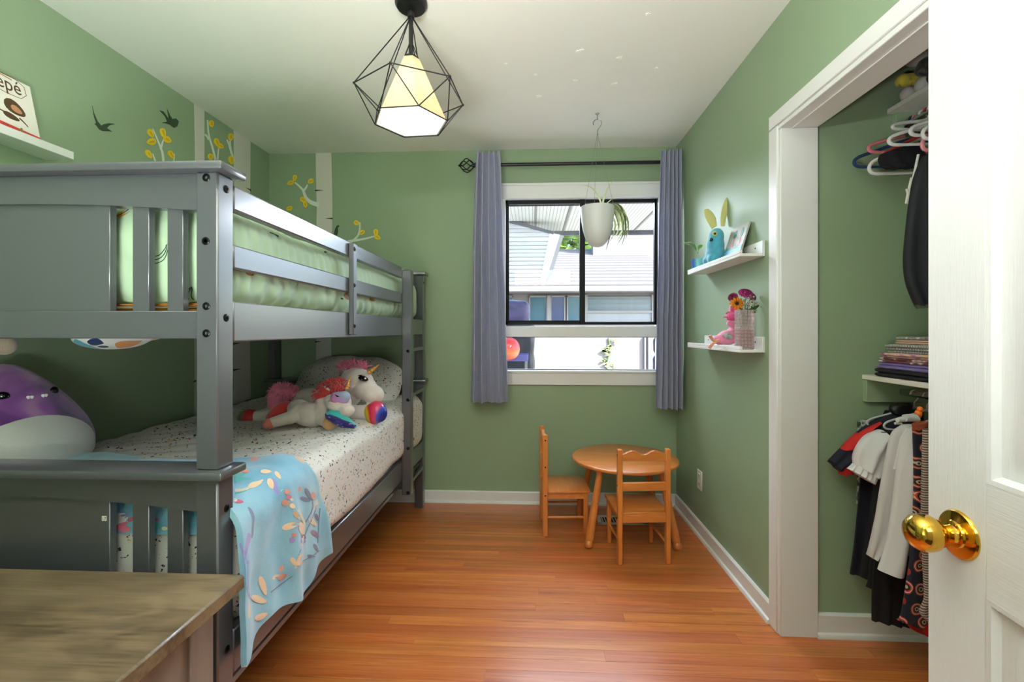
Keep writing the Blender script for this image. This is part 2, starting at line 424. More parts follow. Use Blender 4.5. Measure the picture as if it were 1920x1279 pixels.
struct('wall_front', join(bx(XL - .15, -.34, -.18, -.06, -.05, ZC, 0), bx(.66, CX0, -.18, -.06, -.05, ZC, 0), bx(-.34, .66, -.18, -.06, 2.06, ZC, 0)), m_green)
struct('wall_hall', join(bx(-1.1, -1.0, -1.9, -.18, -.05, ZC, 0), bx(1.3, 1.4, -1.9, -.18, -.05, ZC, 0), bx(-1.1, 1.4, -2.0, -1.9, -.05, ZC, 0)), m_whitewall)
m_clad = paint('exterior_cladding', (206, 206, 202), .7, .02, .05)
struct('wall_exterior', join(bx(XL - .15, HX0, YB + .161, YB + .18, -.6, 2.38, 0), bx(HX1, CX1 + .15, YB + .161, YB + .18, -.6, 2.38, 0), bx(HX0, HX1, YB + .161, YB + .18, -.6, WZ0, 0), bx(HX0, HX1, YB + .161, YB + .18, WZ1, 2.38, 0)), m_clad)
# baseboards
def base_prof(h=.082, t=.014): return [(0, 0), (t + .012, 0), (t + .012, .006), (t + .008, .014), (t, .018), (t, h - .006), (t - .005, h), (0, h)]
bp = base_prof()
struct('baseboard_back', prism([(YB - a, z) for a, z in bp], 'x', XL, XR), m_white, smooth=30)
struct('baseboard_right', prism([(XR - a, z) for a, z in bp], 'y', OY1 + .06, YB), m_white, smooth=30)
struct('baseboard_left', prism([(XL + a, z) for a, z in bp], 'y', -.06, YB), m_white, smooth=30)
struct('baseboard_closet', prism([(OY1 - a, z * 1.1) for a, z in bp], 'x', CX0, CX1), m_white, smooth=30)
struct('baseboard_closet_back', prism([(CX1 - a, z * 1.1) for a, z in bp], 'y', .25, OY1), m_white, smooth=30)
# closet casing: trim_1 far jamb + casing, trim_2 head
t1 = sroot('trim_1', (XR, OY1, 0))
struct('casing', bx(XR - .018, XR, OY1, OY1 + .062, 0, OZ - .0005, .003), m_white, t1)
struct('jamb', bx(XR - .012, CX0 + .004, OY1 - .018, OY1 + .002, 0, OZ - .0182, .002), m_white, t1)
t2 = sroot('trim_2', (XR, OY0, OZ))
struct('casing', bx(XR - .018, XR, OY0 - .06, OY1 + .062, OZ, OZ + .058, .003), m_white, t2)
struct('head_jamb', bx(XR - .012, CX0 + .004, OY0, OY1 + .0015, OZ - .018, OZ + .001, .002), m_white, t2)
struct('track', bx(XR + .03, XR + .034, OY0, OY1 - .018, OZ - .022, OZ - .017, 0), m_white, t2)
t3 = sroot('trim_3', (XR, OY0, 0))
struct('casing', bx(XR - .018, XR, OY0 - .062, OY0, 0, OZ - .0005, .003), m_white, t3)
struct('jamb', bx(XR - .012, CX0 + .004, OY0 - .002, OY0 + .018, 0, OZ, .002), m_white, t3)
# door frame of the room door (behind the viewpoint)
t4 = sroot('trim_4', (.16, -.06, 0))
struct('casing', join(bx(-.40, -.34, -.06, -.045, 0, 2.12, .003), bx(-.40, .72, -.06, -.045, 2.06, 2.12, .003)), m_white, t4)
# ------------------------------------------------------------------ painted birches and birds on the walls
def flat(poly, plane, off=.0012):
    """thin painted shape on a wall; poly of px points"""
    if plane == 'x':
        q = [onx(px, py, XL) for px, py in poly]; return prism([(p.y, p.z) for p in q], 'x', XL - .002, XL + off)
    q = [ony(px, py, YB) for px, py in poly]; return prism([(p.x, p.z) for p in q], 'y', YB + .002, YB - off)
def dec(name, poly, plane, mat, off=.0012, label=None):
    W = wall_left if plane == 'x' else wall_back
    return obj(name, flat(poly, plane, off), mat, W, smooth=0, label=label)
def trunk(plane, a0, a1, seed, top=ZC):
    W = wall_left if plane == 'x' else wall_back
    L_, R_ = [], []
    for i in range(13):
        z = .08 + (top - .08) * i / 12
        L_.append((a0 + .010 * nz(z * 2.2, seed), z)); R_.append((a1 + .010 * nz(z * 2.2, seed + 9), z))
    poly = L_ + R_[::-1]
    b = prism(poly, 'x', XL - .002, XL + .0012) if plane == 'x' else prism(poly, 'y', YB + .002, YB - .0012)
    obj('painted_birch_trunk', b, m_bark, W, smooth=0)
    random.seed(seed)
    for i in range(9):
        z = .72 + 1.62 * i / 9 + random.uniform(-.05, .05); w_ = (a1 - a0); s = random.choice((0, 1)); l = w_ * random.uniform(.3, .55); h = .006
        x0 = a0 - .006 if s == 0 else a1 + .006; x1 = x0 + l * (1 if s == 0 else -1)
        tri = [(x0, z - h), (x1, z + .003), (x0, z + h)]
        b = prism(tri, 'x', XL, XL + .002) if plane == 'x' else prism(tri, 'y', YB, YB - .002)
        obj('painted_bark_mark', b, m_darkgreen, W, smooth=0)
trunk('x', 2.426, 2.50, 3); trunk('x', 2.755, 2.92, 5); trunk('y', -1.525, -1.412, 8)
random.seed(11)
def stroke(pts, w0, w1):
    pts = resample([Vector((x, y, 0)) for x, y in pts], 8); L_, R_ = [], []
    for i, p in enumerate(pts):
        t = (pts[min(i + 1, 8)] - pts[max(i - 1, 0)]).normalized(); n = Vector((-t.y, t.x, 0)); w_ = (w0 + (w1 - w0) * i / 8) / 2
        L_.append((p.x + n.x * w_, p.y + n.y * w_)); R_.append((p.x - n.x * w_, p.y - n.y * w_))
    return L_ + R_[::-1]
def leafpoly(cx, cy, l, w_, ang):
    a = math.radians(ang); out = []
    for i in range(14):
        t = 2 * math.pi * i / 14; u = l / 2 * math.cos(t); v = w_ / 2 * math.sin(t) * (1 - .25 * math.cos(t))
        out.append((cx + u * math.cos(a) - v * math.sin(a), cy + u * math.sin(a) + v * math.cos(a)))
    return out
def branch(plane, strokes, leaves):
    for i, (pts, w0, w1) in enumerate(strokes): dec('painted_branch', stroke(pts, w0, w1), plane, m_branch, .0015 + .0004 * i)
    for i, (cx, cy, l, w_, a) in enumerate(leaves):
        dec('painted_leaf', leafpoly(cx, cy, l, w_, a), plane, m_yellow, .0034 + .0003 * i)
        dec('painted_leaf_vein', leafpoly(cx, cy, l * .62, w_ * .26, a), plane, m_yellowd, .0058)
branch('x', [([(307, 320), (305, 290), (299, 272), (286, 241)], 5, 1.6), ([(301, 280), (304, 268), (307, 261)], 4, 1.5), ([(291, 302), (287, 292), (286, 288)], 2.5, 1.2), ([(325, 302), (326, 294), (326, 288)], 2.5, 1.2)],
       [(282, 250, 17, 10, 60), (283, 266, 17, 13, 170), (305, 249, 18, 10, 75), (313, 262, 16, 12, 35), (278, 289, 18, 9, 60), (320, 290, 17, 9, 60)])
branch('x', [([(404, 300), (398, 276), (391, 252), (389, 225)], 4, 2), ([(384, 252), (388, 256), (391, 262)], 3, 3), ([(408, 300), (409, 284), (410, 278)], 2, 1.5), ([(438, 302), (433, 284), (428, 268), (425, 262)], 4, 1.6), ([(432, 280), (431, 270), (431, 264)], 3, 1.5)],
       [(396, 232, 13, 9, 80), (406, 267, 17, 9, 70), (413, 274, 12, 9, 30), (394, 294, 12, 9, 80), (432, 257, 14, 9, 90), (433, 300, 16, 9, 80)])
branch('y', [([(598, 384), (584, 380), (573, 370), (568, 356), (553, 342)], 9, 2.5), ([(569, 358), (574, 352), (577, 346)], 5, 2)],
       [(553, 334, 12, 8, 105), (545, 343, 13, 8, 165), (583, 340, 12, 9, 150), (569, 375, 13, 9, 35), (573, 384, 12, 8, 80), (543, 391, 12, 8, 160)])
branch('y', [([(650, 460), (668, 446), (674, 434), (675, 417)], 4, 2.5), ([(652, 453), (672, 450), (688, 447), (702, 443)], 5, 2.5)],
       [(669, 418, 11, 9, 30), (679, 436, 12, 8, 140), (705, 436, 13, 9, 90), (708, 445, 13, 9, 30)])
# swallows and a crow
birds = [('x', [(172.5, 198), (176, 212), (183, 228), (190, 236), (194, 233), (204, 231), (216, 232.5), (205, 235), (200, 240), (204, 243), (210, 247), (201, 246), (193, 246), (186, 243), (181, 236), (177, 232), (180, 231), (176, 219)]),
         ('x', [(299, 207), (306, 209), (314, 220), (316, 222), (313, 204), (319, 217), (323, 223), (330, 222), (335, 228), (332, 237), (326, 240), (318, 234), (312, 232), (303, 230), (313, 228), (309, 218)]),
         ('y', [(626, 440), (628, 430), (631, 424), (634, 422), (637, 424), (633.5, 427), (634, 434), (632, 442), (628, 444)])]
for pl, q in birds: dec('painted_bird', q, pl, m_darkgreen, .0016)
# stars stuck to the ceiling
m_star = paint('star_plastic', (246, 247, 232), .4, 0, 0)
for px, py, r in ((1084, 96, .013), (1091, 93, .010), (1162, 108, .016), (1231, 127, .009), (1152, 157, .017), (1079, 151, .013), (1010, 180, .016), (1004, 140, .010), (948, 119, .008), (1215, 26, .011)):
    c = onz(px, py, ZC); a0 = random.uniform(0, 6)
    poly = [(c.x + (r if k % 2 == 0 else r * .42) * math.cos(a0 + k * math.pi / 5), c.y + (r if k % 2 == 0 else r * .42) * math.sin(a0 + k * math.pi / 5)) for k in range(10)]
    obj('star_sticker', prism(poly, 'z', ZC - .0022, ZC + .001), m_star, ceiling, smooth=0)
# ------------------------------------------------------------------ window
win = sroot('window_1', ((WX0 + WX1) / 2, YB, WZ0))
def wz(py): return ony(1090, py, YB).z
ZT, ZS0, ZS1, ZR0, ZR1, ZB = 2.096, 1.228, 1.15, .925, .905, .822
struct('casing', join(bx(WX0 - .035, WX1 + .035, YB - .016, YB + .10, wz(372), wz(343), .003), bx(WX0 - .035, WX0 + .012, YB - .016, YB + .03, ZB, wz(372), .003), bx(WX1 - .012, WX1 + .035, YB - .016, YB + .03, ZB, wz(372), .003)), m_white, win)
struct('casing_bead', bx(WX0 - .035, WX1 + .035, YB - .021, YB - .012, wz(343) - .02, wz(343), .003), m_white, win)
struct('sill', join(bx(WX0 - .035, WX1 + .035, YB - .016, YB + .06, wz(722), wz(697), .003), bx(WX0 - .035, WX1 + .035, YB - .024, YB + .12, wz(699), wz(695), .002)), m_white, win)
struct('reveal', join(bx(HX0, WX0 + .012, YB, YB + .07, ZB, WZ1, 0), bx(WX1 - .012, HX1, YB, YB + .07, ZB, WZ1, 0)), m_white, win)
struct('transom_rail', bx(WX0, WX1, YB + .0, YB + .08, wz(632), wz(612), .003), m_white, win)
Y0, Y1 = YB + .03, YB + .065
xa, xm0, xm1, xb = WX0 + .010, ony(1087, 480, Y0).x, ony(1097, 480, Y0).x, WX1 - .010
za, zb = ony(1090, 609, Y0).z, ony(1090, 373, Y0).z
struct('frame', join(bx(xa, xa + .016, Y0, Y1, za, zb, .002), bx(xb - .016, xb, Y0, Y1, za, zb, .002), bx(xa, xb, Y0, Y1, zb - .028, zb, .002), bx(xa, xb, Y0, Y1, za, za + .02, .002)), m_black, win)
struct('mullion', bx(xm0, xm1, Y0 - .006, Y1, za, zb, .002), m_black, win)
s1 = struct('sash', join(bx(xa + .016, xm0, Y0 + .006, Y0 + .02, zb - .042, zb - .036, 0), bx(xa + .016, xm0, Y0 + .006, Y0 + .02, za + .02, za + .03, .001), bx(xa + .016, xa + .024, Y0 + .004, Y0 + .02, za + .02, zb - .03, .001)), m_black, win)
struct('pane', bx(xa + .016, xm0, Y0 + .012, Y0 + .016, za + .02, zb - .028, 0), m_glass, win)
struct('pane', bx(xm1, xb - .016, Y0 + .018, Y0 + .022, za + .02, zb - .028, 0), m_glass, win)
struct('latch', bx(xa + .014, xa + .022, Y0 - .012, Y0, ony(948, 506, Y0).z - .012, ony(948, 506, Y0).z + .012, .002), m_black, win)
struct('bottom_frame', join(bx(WX0 + .012, WX1 - .012, Y0, Y1, wz(697), wz(694), .001), bx(WX0 + .012, WX1 - .012, Y0, Y1, wz(633), wz(631), .001)), m_black, win)
struct('pane', bx(WX0 + .012, WX1 - .012, Y0 + .012, Y0 + .016, wz(694), wz(633), 0), m_glass, win)
# ------------------------------------------------------------------ open panelled door at the right
D0 = Vector((.564, -.03, .012)); ang = math.radians(4.05)     # hinge end; door runs forward
DU = Vector((math.sin(ang), math.cos(ang), 0)); DN = Vector((-DU.y, DU.x, 0)); DW, DH = .775, 2.03
def door_mat():
    t = NT('embossed_door'); g = t.co(scale=(420, 420, 14)); n1 = t.noise(g, 1, 3, .6, .3)
    t.set(Base_Color=lin((222, 220, 221)), Roughness=.38); t.bump(n1.outputs['Fac'], .32, .002); return t.m
def door_mat_h():
    t = NT('embossed_door_rail'); g = t.co(scale=(14, 14, 420)); n1 = t.noise(g, 1, 3, .6, .3)
    t.set(Base_Color=lin((222, 220, 221)), Roughness=.38); t.bump(n1.outputs['Fac'], .28, .002); return t.m
m_dv, m_dh = door_mat(), door_mat_h()
DM = Matrix((( -DU.x, -DN.x, 0, D0.x + DU.x * DW), (-DU.y, -DN.y, 0, D0.y + DU.y * DW), (0, 0, 1, D0.z), (0, 0, 0, 1)))
# local frame: x from the free edge back to the hinge, y away from the visible face, z up
dr = sroot('door_1', tuple(D0))
def dpart(name, bm, mat, **k): return struct(name, xf(bm, DM), mat, dr, **k)
ST, x2 = .100, DW / 2
zr = [0, .22, .815, .972, 1.70, 1.79, 1.92, DH]        # rails and panel heights
dpart('stile', bx(0, ST, 0, .035, 0, DH, .002), m_dv)
dpart('stile', bx(DW - ST, DW, 0, .035, 0, DH, .002), m_dv)
dpart('mullion', bx(x2 - .05, x2 + .05, 0, .035, 0, DH, .0), m_dv)
for a, b in ((0, 1), (2, 3), (4, 5), (6, 7)): dpart('rail', bx(ST, DW - ST, .0003, .0347, zr[a], zr[b], 0), m_dh)
for c0, c1 in ((ST, x2 - .05), (x2 + .05, DW - ST)):
    for a, b in ((1, 2), (3, 4), (5, 6)):
        z0, z1 = zr[a], zr[b]
        def ringq(ins, y): return [(c0 + ins, y, z0 + ins), (c1 - ins, y, z0 + ins), (c1 - ins, y, z1 - ins), (c0 + ins, y, z1 - ins)]
        bm = bmesh.new(); R_ = [[bm.verts.new(p) for p in ringq(i, y)] for i, y in ((0, 0), (.006, .001), (.012, .009), (.022, .011), (.030, .011), (.050, .004))]
        for A, B in zip(R_, R_[1:]):
            for k in range(4): bm.faces.new((A[k], A[(k + 1) % 4], B[(k + 1) % 4], B[k]))
        bm.faces.new(R_[-1])
        dpart('panel', join(bm, bx(c0, c1, .022, .03, z0, z1, 0)), m_dv, smooth=25)
KZ = onx(1800, 1003, D0.x + DU.x * (DW - .06)).z - D0.z
ROT = Matrix(((1, 0, 0, 0), (0, 0, 1, 0), (0, -1, 0, 0), (0, 0, 0, 1)))     # lathe axis -> local y
def kl(prof): return lathe(prof, 36, M=Matrix.Translation((.058, 0, KZ)) @ ROT)
kn = dpart('door_knob', kl([(0, -.068), (.009, -.0675), (.0185, -.064), (.0245, -.0565), (.0265, -.047), (.025, -.038), (.0205, -.030), (.0150, -.026), (.0125, -.022), (.0125, -.012), (.014, -.009), (0, -.009)]), m_brass, label='polished brass knob')
ks = struct('rose', xf(kl([(0, -.010), (.0165, -.010), (.0185, -.0095), (.0195, -.007), (.027, -.0055), (.0325, -.004), (.0345, -.001), (.0345, .002), (0, .002)]), DM), m_brass, kn)
# ------------------------------------------------------------------ bunk bed
BR, BL, BN, BF = -.735, -1.800, 1.03, 3.07
PW, PD = .054, .057
bed = thing('bunk_bed', 'grey painted wooden bunk bed standing along the left wall', 'bunk bed', ((BR + BL) / 2, (BN + BF) / 2, 0))
def bp_(name, bm, **k): return obj(name, bm, k.pop('mat', m_rail), bed, **k)
LC0, LC1, UC0, UC1 = .843, .863, 1.562, 1.582       # cap boards
for y0 in (BN, BF - PD):
    for x0 in (BL, BR - PW):
        bp_('post', bx(x0, x0 + PW, y0, y0 + PD, 0, LC0, .004)); bp_('post', bx(x0, x0 + PW, y0, y0 + PD, LC1, UC0, .004))
    for a, b in ((LC0, LC1), (UC0, UC1)):
        bp_('cap_rail', bx(BL - .02, BR + .022, y0 - .02, y0 + PD + .018, a, b, .005, 2))
BC = (BL + BR) / 2
def bedend(y0, z_top, z_mid, z_end, z_low0, z_low1):
    a, b = BL + PW, BR - PW; yc = y0 + .016; t = .024
    n = 24; und = [(a + (b - a) * i / n, z_mid - (z_mid - z_end) * ((2 * i / n - 1) ** 2)) for i in range(n + 1)]
    bp_('arched_rail', prism([(a, z_top), (b, z_top)] + und[::-1], 'y', yc - .005, yc + t, .0015))
    bp_('bottom_rail', bx(a, b, yc - .004, yc + t, z_low0, z_low1, .002))
    w2 = .2154
    bp_('panel', bx(BC - w2, BC + w2, yc + .006, yc + .016, z_low1 - .004, z_mid + .01, 0))
    for s in (-1, 1):
        for o0, o1 in ((.2154, .2530), (.3090, .3505), (.3955, .4349)):
            x0, x1 = sorted((BC + s * o0, BC + s * o1))
            zz = z_mid - (z_mid - z_end) * ((o1 / (.5 * (b - a))) ** 2) + .006
            bp_('stile' if o0 < .25 else 'slat', bx(x0, x1, yc + .001, yc + .020, z_low1 - .003, zz, .0015))
for y0 in (BN, BF - PD):
    bedend(y0, UC0, 1.495, 1.474, 1.171, 1.237); bedend(y0, LC0, .790, .760, .30, .39)
ya, yb_ = BN + PD, BF - PD
LY0, LY1 = 2.53, 2.585        # ladder stile
for x0, x1, full in ((BR - .026, BR, 0), (BL, BL + .026, 1)):
    bp_('side_rail', bx(x0, x1, ya, yb_, 1.163, 1.262, .003)); bp_('side_rail', bx(x0, x1, ya, yb_, .345, .452, .003))
    ye = yb_ if full else LY0
    bp_('guard_rail', bx(x0, x1, ya, ye, 1.343, 1.402, .004)); bp_('guard_rail', bx(x0, x1, ya, ye, 1.487, 1.548, .004))
up = bp_('guard_upright', bx(BR, BR + .020, 1.785, 1.822, 1.173, 1.541, .003))
st = bp_('ladder_stile', bx(BR - .002, BR + .050, LY0, LY1, .263, 1.532, .004))
for z in (1.075, .80, .527, .278): bp_('rung', bx(BR - .012, BR + .006, LY1 - .002, yb_ + .01, z - .013, z + .011, .003))
for z in (.30, 1.175): bp_('mattress_base', bx(BL + .02, BR - .02, ya, yb_, z, z + .016, 0))
def bolt(c, n, parent=bed):
    n = Vector(n); R = n.to_track_quat('Z', 'Y').to_matrix().to_4x4()
    o = obj('bolt', lathe([(0, -.004), (.0095, -.004), (.0095, .001), (.0075, .0025), (.0042, .0025), (.0036, .0), (0, .0)], 16, M=Matrix.Translation(Vector(c)) @ R), m_bolt, parent)
for px, py in ((387, 333), (386, 452), (387, 574), (387, 625)): bolt(ony(px, py, BN), (0, -1, 0))
for px, py in ((424, 355), (424, 596), (425, 953), (426, 1218)): bolt(onx(px, py, BR), (1, 0, 0))
for z in (1.075, .80, .527, .278):
    q = ony(765, 700, LY0); bolt((q.x, LY0, z), (0, -1, 0))
for py in (467, 535, 611): q = onx(665, py, BR + .020); bolt(q, (1, 0, 0))
q = onx(787, 527, BR); bolt((BR, BF - PD * .5, q.z), (1, 0, 0))
m_sticker = paint('sticker_white', (232, 230, 222), .5, 0, 0); m_ink = paint('ink', (20, 20, 22), .6, 0, 0)
q = ony(196, 972, BN + .017); stk = obj('sticker', bx(q.x - .0055, q.x + .0055, BN + .0155, BN + .0172, q.z - .0055, q.z + .0055, 0), m_sticker, bed)
def text3d(s, size, M, mat, parent, name='lettering', depth=.0004, space=1.0):
    cu = bpy.data.curves.new(name, 'FONT'); cu.body = s; cu.size = size; cu.extrude = depth; cu.space_character = space; cu.resolution_u = 3
    o = bpy.data.objects.new(name, cu); COL.objects.link(o)
    me = bpy.data.meshes.new_from_object(o.evaluated_get(bpy.context.evaluated_depsgraph_get())); bpy.data.objects.remove(o)
    me.transform(M); return obj(name, me, mat, parent, smooth=0)
text3d('17', .0095, Matrix.Translation((q.x - .0048, BN + .0153, q.z - .0033)) @ Matrix.Rotation(math.pi / 2, 4, 'X'), m_ink, stk, space=1.1)
# ------------------------------------------------------------------ upper bedding
m_greenfab = paint('green_bedding', (180, 207, 172), .72, .03, .25, 140, sheen=.3)
m_gold = paint('gold_piping', (176, 112, 44), .55, .05, .1)
def wr_up(p, n):
    d = .0
    if n.x > .3:    # creases on the hanging side
        k = max(.15, 1.1 - .62 * (p.y - 1.1)); lo_ = max(0, min(1, (1.40 - p.z) / .10)); hi_ = 1 - lo_
        d = .012 * nz(p.y * 3, p.z * 4, 7)
        d += hi_ * k * .0050 * math.sin(p.y * 120 + 3.5 * nz(p.y * 5, p.z * 3, 2) + (p.z - 1.45) * 25) * (.55 + .6 * nz(p.y * 9, 0, 4))
        d += lo_ * .0080 * math.sin(p.y * 74 + (1.40 - p.z) * 30 * math.sin(p.y * 5 + 1) + 3.5 * nz(p.y * 6, p.z * 6, 8)) * (.5 + .8 * nz(p.y * 7, p.z * 3, 6)) * (.6 + .5 * k)
        d += .006 * lo_ * nz(p.y * 24 + p.z * 20, p.z * 14 - p.y * 5, 5)
    elif n.y < -.3: d = .006 * nz(p.x * 14, p.z * 6, 2) + .004 * nz(p.x * 30, p.z * 20)
    else: d = .012 * nz(p.x * 5, p.y * 5) + .006 * nz(p.x * 12, p.y * 12)
    return n * d
mt = thing('mattress', 'thin mattress with gold piping on the top bunk under the green bedding', 'mattress', ((BL + BR) / 2, 2.05, 1.191))
obj('mattress_core', cushion(BL + .035, BR - .034, ya + .012, yb_ - .012, 1.192, 1.262, .02, .08), paint('mattress_ticking', (210, 196, 160), .8), mt)
for z in (1.243, 1.254):
    pts = [(BL + .04, ya + .008, z), (BR - .034, ya + .008, z), (BR - .034, yb_ - .02, z), (BL + .04, yb_ - .02, z)]
    obj('piping', tube(pts, .0048, 8, closed=True), m_gold, mt)
dv = thing('duvet', 'pale green duvet with banana line drawings on the top bunk', 'duvet', ((BL + BR) / 2, 2.05, 1.262))
obj('cover', cushion(BL + .03, BR - .030, ya + .006, yb_ - .01, 1.258, 1.510, (.06, .045, .07), .0085, wr_up), m_greenfab, dv, smooth=80)
m_line = paint('banana_outline', (28, 44, 34), .7, 0, 0); m_byel = paint('banana_yellow', (206, 146, 36), .7, 0, 0); m_bbr = paint('banana_brown', (150, 100, 30), .7, 0, 0)
cov = [c for c in kids(dv) if c.name.startswith('cover')][0]; tree = bvh_of(cov)
for pts in (((280, 480.5), (297, 479.6), (307, 470), (313, 461)), ((280, 487), (297, 486), (308, 477), (313.5, 464)), ((280, 494.5), (297, 493), (309, 485), (315, 468)), ((347, 553), (352, 544), (360, 538)), ((354, 562), (353, 550), (360.5, 539)), ((363.5, 562), (359, 555), (361, 541)), ((347, 566), (356, 568), (365, 567)), ((311, 462), (314, 458)), ((505, 436), (516, 440), (521, 445))):
    obj('banana_print', print_stroke(tree, pts, 1.6, 1.6, .0008), m_line, dv)
obj('banana_print', print_stroke(tree, ((219, 406), (232, 400), (243, 392), (251, 382)), 9, 9, .0008), m_byel, dv)
obj('banana_print', print_stroke(tree, ((219, 406), (232, 400), (243, 392), (251, 382)), 1.6, 1.6, .0014), m_line, dv)
for px, py, l, w_, a in ((468, 513, 16, 8, 20), (650, 556, 14, 9, 60), (698, 562, 12, 6, 20)): obj('banana_print', print_leaf(tree, px, py, l, w_, a, .001), m_bbr, dv)
for px, py, l in ((519, 442, 8), (610, 473, 6), (606, 583, 9), (641, 560, 6)): obj('banana_print', print_leaf(tree, px, py, l, 3, 20, .001), m_line, dv)
obj('pillow', cushion(-1.55, -.80, 2.62, 2.99, 1.47, 1.615, (.16, .16, .07), .02, lambda p, n: n * (.012 * nz(p.x * 8, p.y * 8, p.z * 8))), paint('green_pillowcase', (172, 200, 160), .75, .03, .25, 140, sheen=.3), smooth=80)
tag(bpy.data.objects['pillow'], 'pale green pillow at the far end of the top bunk', 'pillow')
# ------------------------------------------------------------------ lower bedding
m_terra = spots('terrazzo_fabric', (228, 222, 216), [(28, 32, 38), (36, 72, 70), (60, 68, 80), (28, 32, 38), (186, 60, 56), (90, 134, 146), (36, 40, 60), (208, 160, 110), (46, 56, 66), (206, 176, 90)], 82, .36, keep=.68)
m_terra_big = m_terra
def wr_lo(p, n):
    d = Vector()
    if n.z > .5:
        s = (p.x * .75 + p.y * .66); q = (p.x * -.66 + p.y * .75)
        k = max(0, 1 - abs(p.y - 1.75) / .75) * max(0, min(1, (-.80 - p.x) / .12))
        d += n * (.013 * k * math.sin(q * 70 + 2.5 * nz(s * 3, q * 4)) * (.6 + nz(s * 4, q * 5)) + .014 * nz(p.x * 4, p.y * 4, 1) + .005 * nz(p.x * 14, p.y * 14, 2))
        d.z += -.030 * max(0, 1 - abs(p.x - BC) / .6) + .018 * max(0, (p.y - 2.0))
    elif n.x > .3:
        f = max(0, min(1, (.74 - p.z) / .28)); bul = .010 * nz(p.y * 3.2, p.z * 3, 4) + .007 * f * math.sin(p.y * 9 + 1.2 * nz(p.y * 2, 5)) + .004 * nz(p.y * 14, p.z * 10, 6)
        d.x += .012 + bul; d.z += -f * f * (.012 * math.sin(p.y * 7 + .6) + .010)
    elif n.y < -.3: d += n * (.006 * nz(p.x * 8, p.z * 5, 3) + .004 * math.sin(p.x * 22))
    return d
du = thing('duvet', 'white terrazzo speckled duvet on the bottom bunk', 'duvet', (BC, 2.05, .335))
obj('cover', cushion(BL + .03, BR - .002, ya + .006, yb_ - .012, .455, .762, (.075, .06, .07), .0135, wr_lo), m_terra, du, smooth=80)
obj('mattress', cushion(BL + .04, BR - .04, ya + .02, yb_ - .02, .318, .47, .02, .2), paint('mattress_white', (224, 222, 218), .8))
tag(bpy.data.objects['mattress.001'] if 'mattress.001' in bpy.data.objects else bpy.data.objects['mattress'], 'white mattress on the bottom bunk beneath the speckled duvet', 'mattress')
# blue throw
def throw_mat():
    t = NT('blue_throw'); v = t.co()
    base = t.ramp(t.noise(v, 4, 3, .6, .5).outputs['Fac'], [(.3, (98, 158, 190)), (.5, (132, 184, 210)), (.72, (158, 202, 220))])
    def layer(base, cols, scale, size, keep, stretch, seed, rot):
        vv = t.co(scale=stretch, rot=rot, loc=(seed, seed * 2, 0)); vv2 = t.mix(.12, vv, t.noise(vv, 9, 1).outputs['Color'])
        vo = t.n('TexVoronoi', {'Vector': vv2, 'Scale': scale}, feature='F1'); sep = t.n('SeparateColor', {'Color': vo.outputs['Color']})
        on = t.math('MULTIPLY', t.math('LESS_THAN', vo.outputs['Distance'], size), t.math('LESS_THAN', sep.outputs[2], keep))
        pal = t.ramp(sep.outputs[0], [(i / len(cols), c) for i, c in enumerate(cols)], 'CONSTANT')
        return t.mix(t.math('MULTIPLY', on, .85), base, pal)
    c = layer(base, [(230, 196, 160), (238, 206, 176), (224, 176, 140)], 9, .24, .42, (1, 2.2, .9), 1.3, (0.6, 0, 0.5))
    c = layer(c, [(158, 134, 206), (120, 124, 190), (110, 112, 150)], 8, .19, .26, (1, 3.4, .8), 4.1, (-.5, .3, 0))
    c = layer(c, [(222, 120, 104), (206, 128, 170), (232, 150, 120)], 12, .20, .20, (1, 1, 1), 7.7, (0, 0, 0))
    c = layer(c, [(70, 166, 172), (96, 184, 170)], 6, .2, .22, (1.5, 1, 1.5), 2.9, (0, .4, 0))
    t.set(Base_Color=c, Roughness=.9, Sheen_Weight=.5); t.bump(t.noise(v, 180).outputs['Fac'], .25, .003); return t.m
m_throw = throw_mat()
def throw_pt(u, v):
    # u across the bed (0 wall side .. 1 hem), v along the bed (0 near end .. 1 far edge)
    Zt, r, xw, xe = .790, .09, BL + .10, BR + .016
    Ltop = (xe - r) - xw; Lar = r * math.pi / 2; Lside = Zt - r - .405; T = Ltop + Lar + Lside; s = u * T
    if s < Ltop: x, z, n = xw + s, Zt, Vector((0, 0, 1)); drop = 0
    elif s < Ltop + Lar:
        a = (s - Ltop) / r; x, z, n = xe - r + r * math.sin(a), Zt - r + r * math.cos(a), Vector((math.sin(a), 0, math.cos(a))); drop = .3 * a
    else: x, z, n = xe, Zt - r - (s - Ltop - Lar), Vector((1, 0, 0)); drop = .47 + (s - Ltop - Lar) / Lside
    ynear = 1.086 - .012 * min(1, max(0, (u - .62) / .1)); yfar = 1.40 + .16 * max(0, u - .55) / .45 + .02 * math.sin(u * 9)
    y = ynear + (yfar - ynear) * v
    d = .010 * nz(x * 5, y * 6, z * 5) + .006 * nz(x * 14, y * 14, z * 14)
    if drop > 0: d += min(drop, 1) * (.010 + .010 * math.sin(y * 24 + 1.2) + .005 * math.sin(y * 52 + z * 4)); z -= max(0, drop - .5) * (.022 * math.sin(y * 19 + .4) + .012)
    if v < .22 and drop == 0: k = (1 - v / .22); z -= .105 * k ** 2.5; y -= .0
    p = Vector((x, y, z)) + n * d
    if v > .985: p -= n * .006
    return p
th = obj('throw_blanket', grid(throw_pt, 110, 44, .014), m_throw, smooth=80)
tag(th, 'soft pale blue floral throw blanket hanging over the near end of the bottom bunk', 'blanket')
tree = bvh_of(th)
C6 = lambda x, y: (380 + x * .3433, 840 + y * .3433)
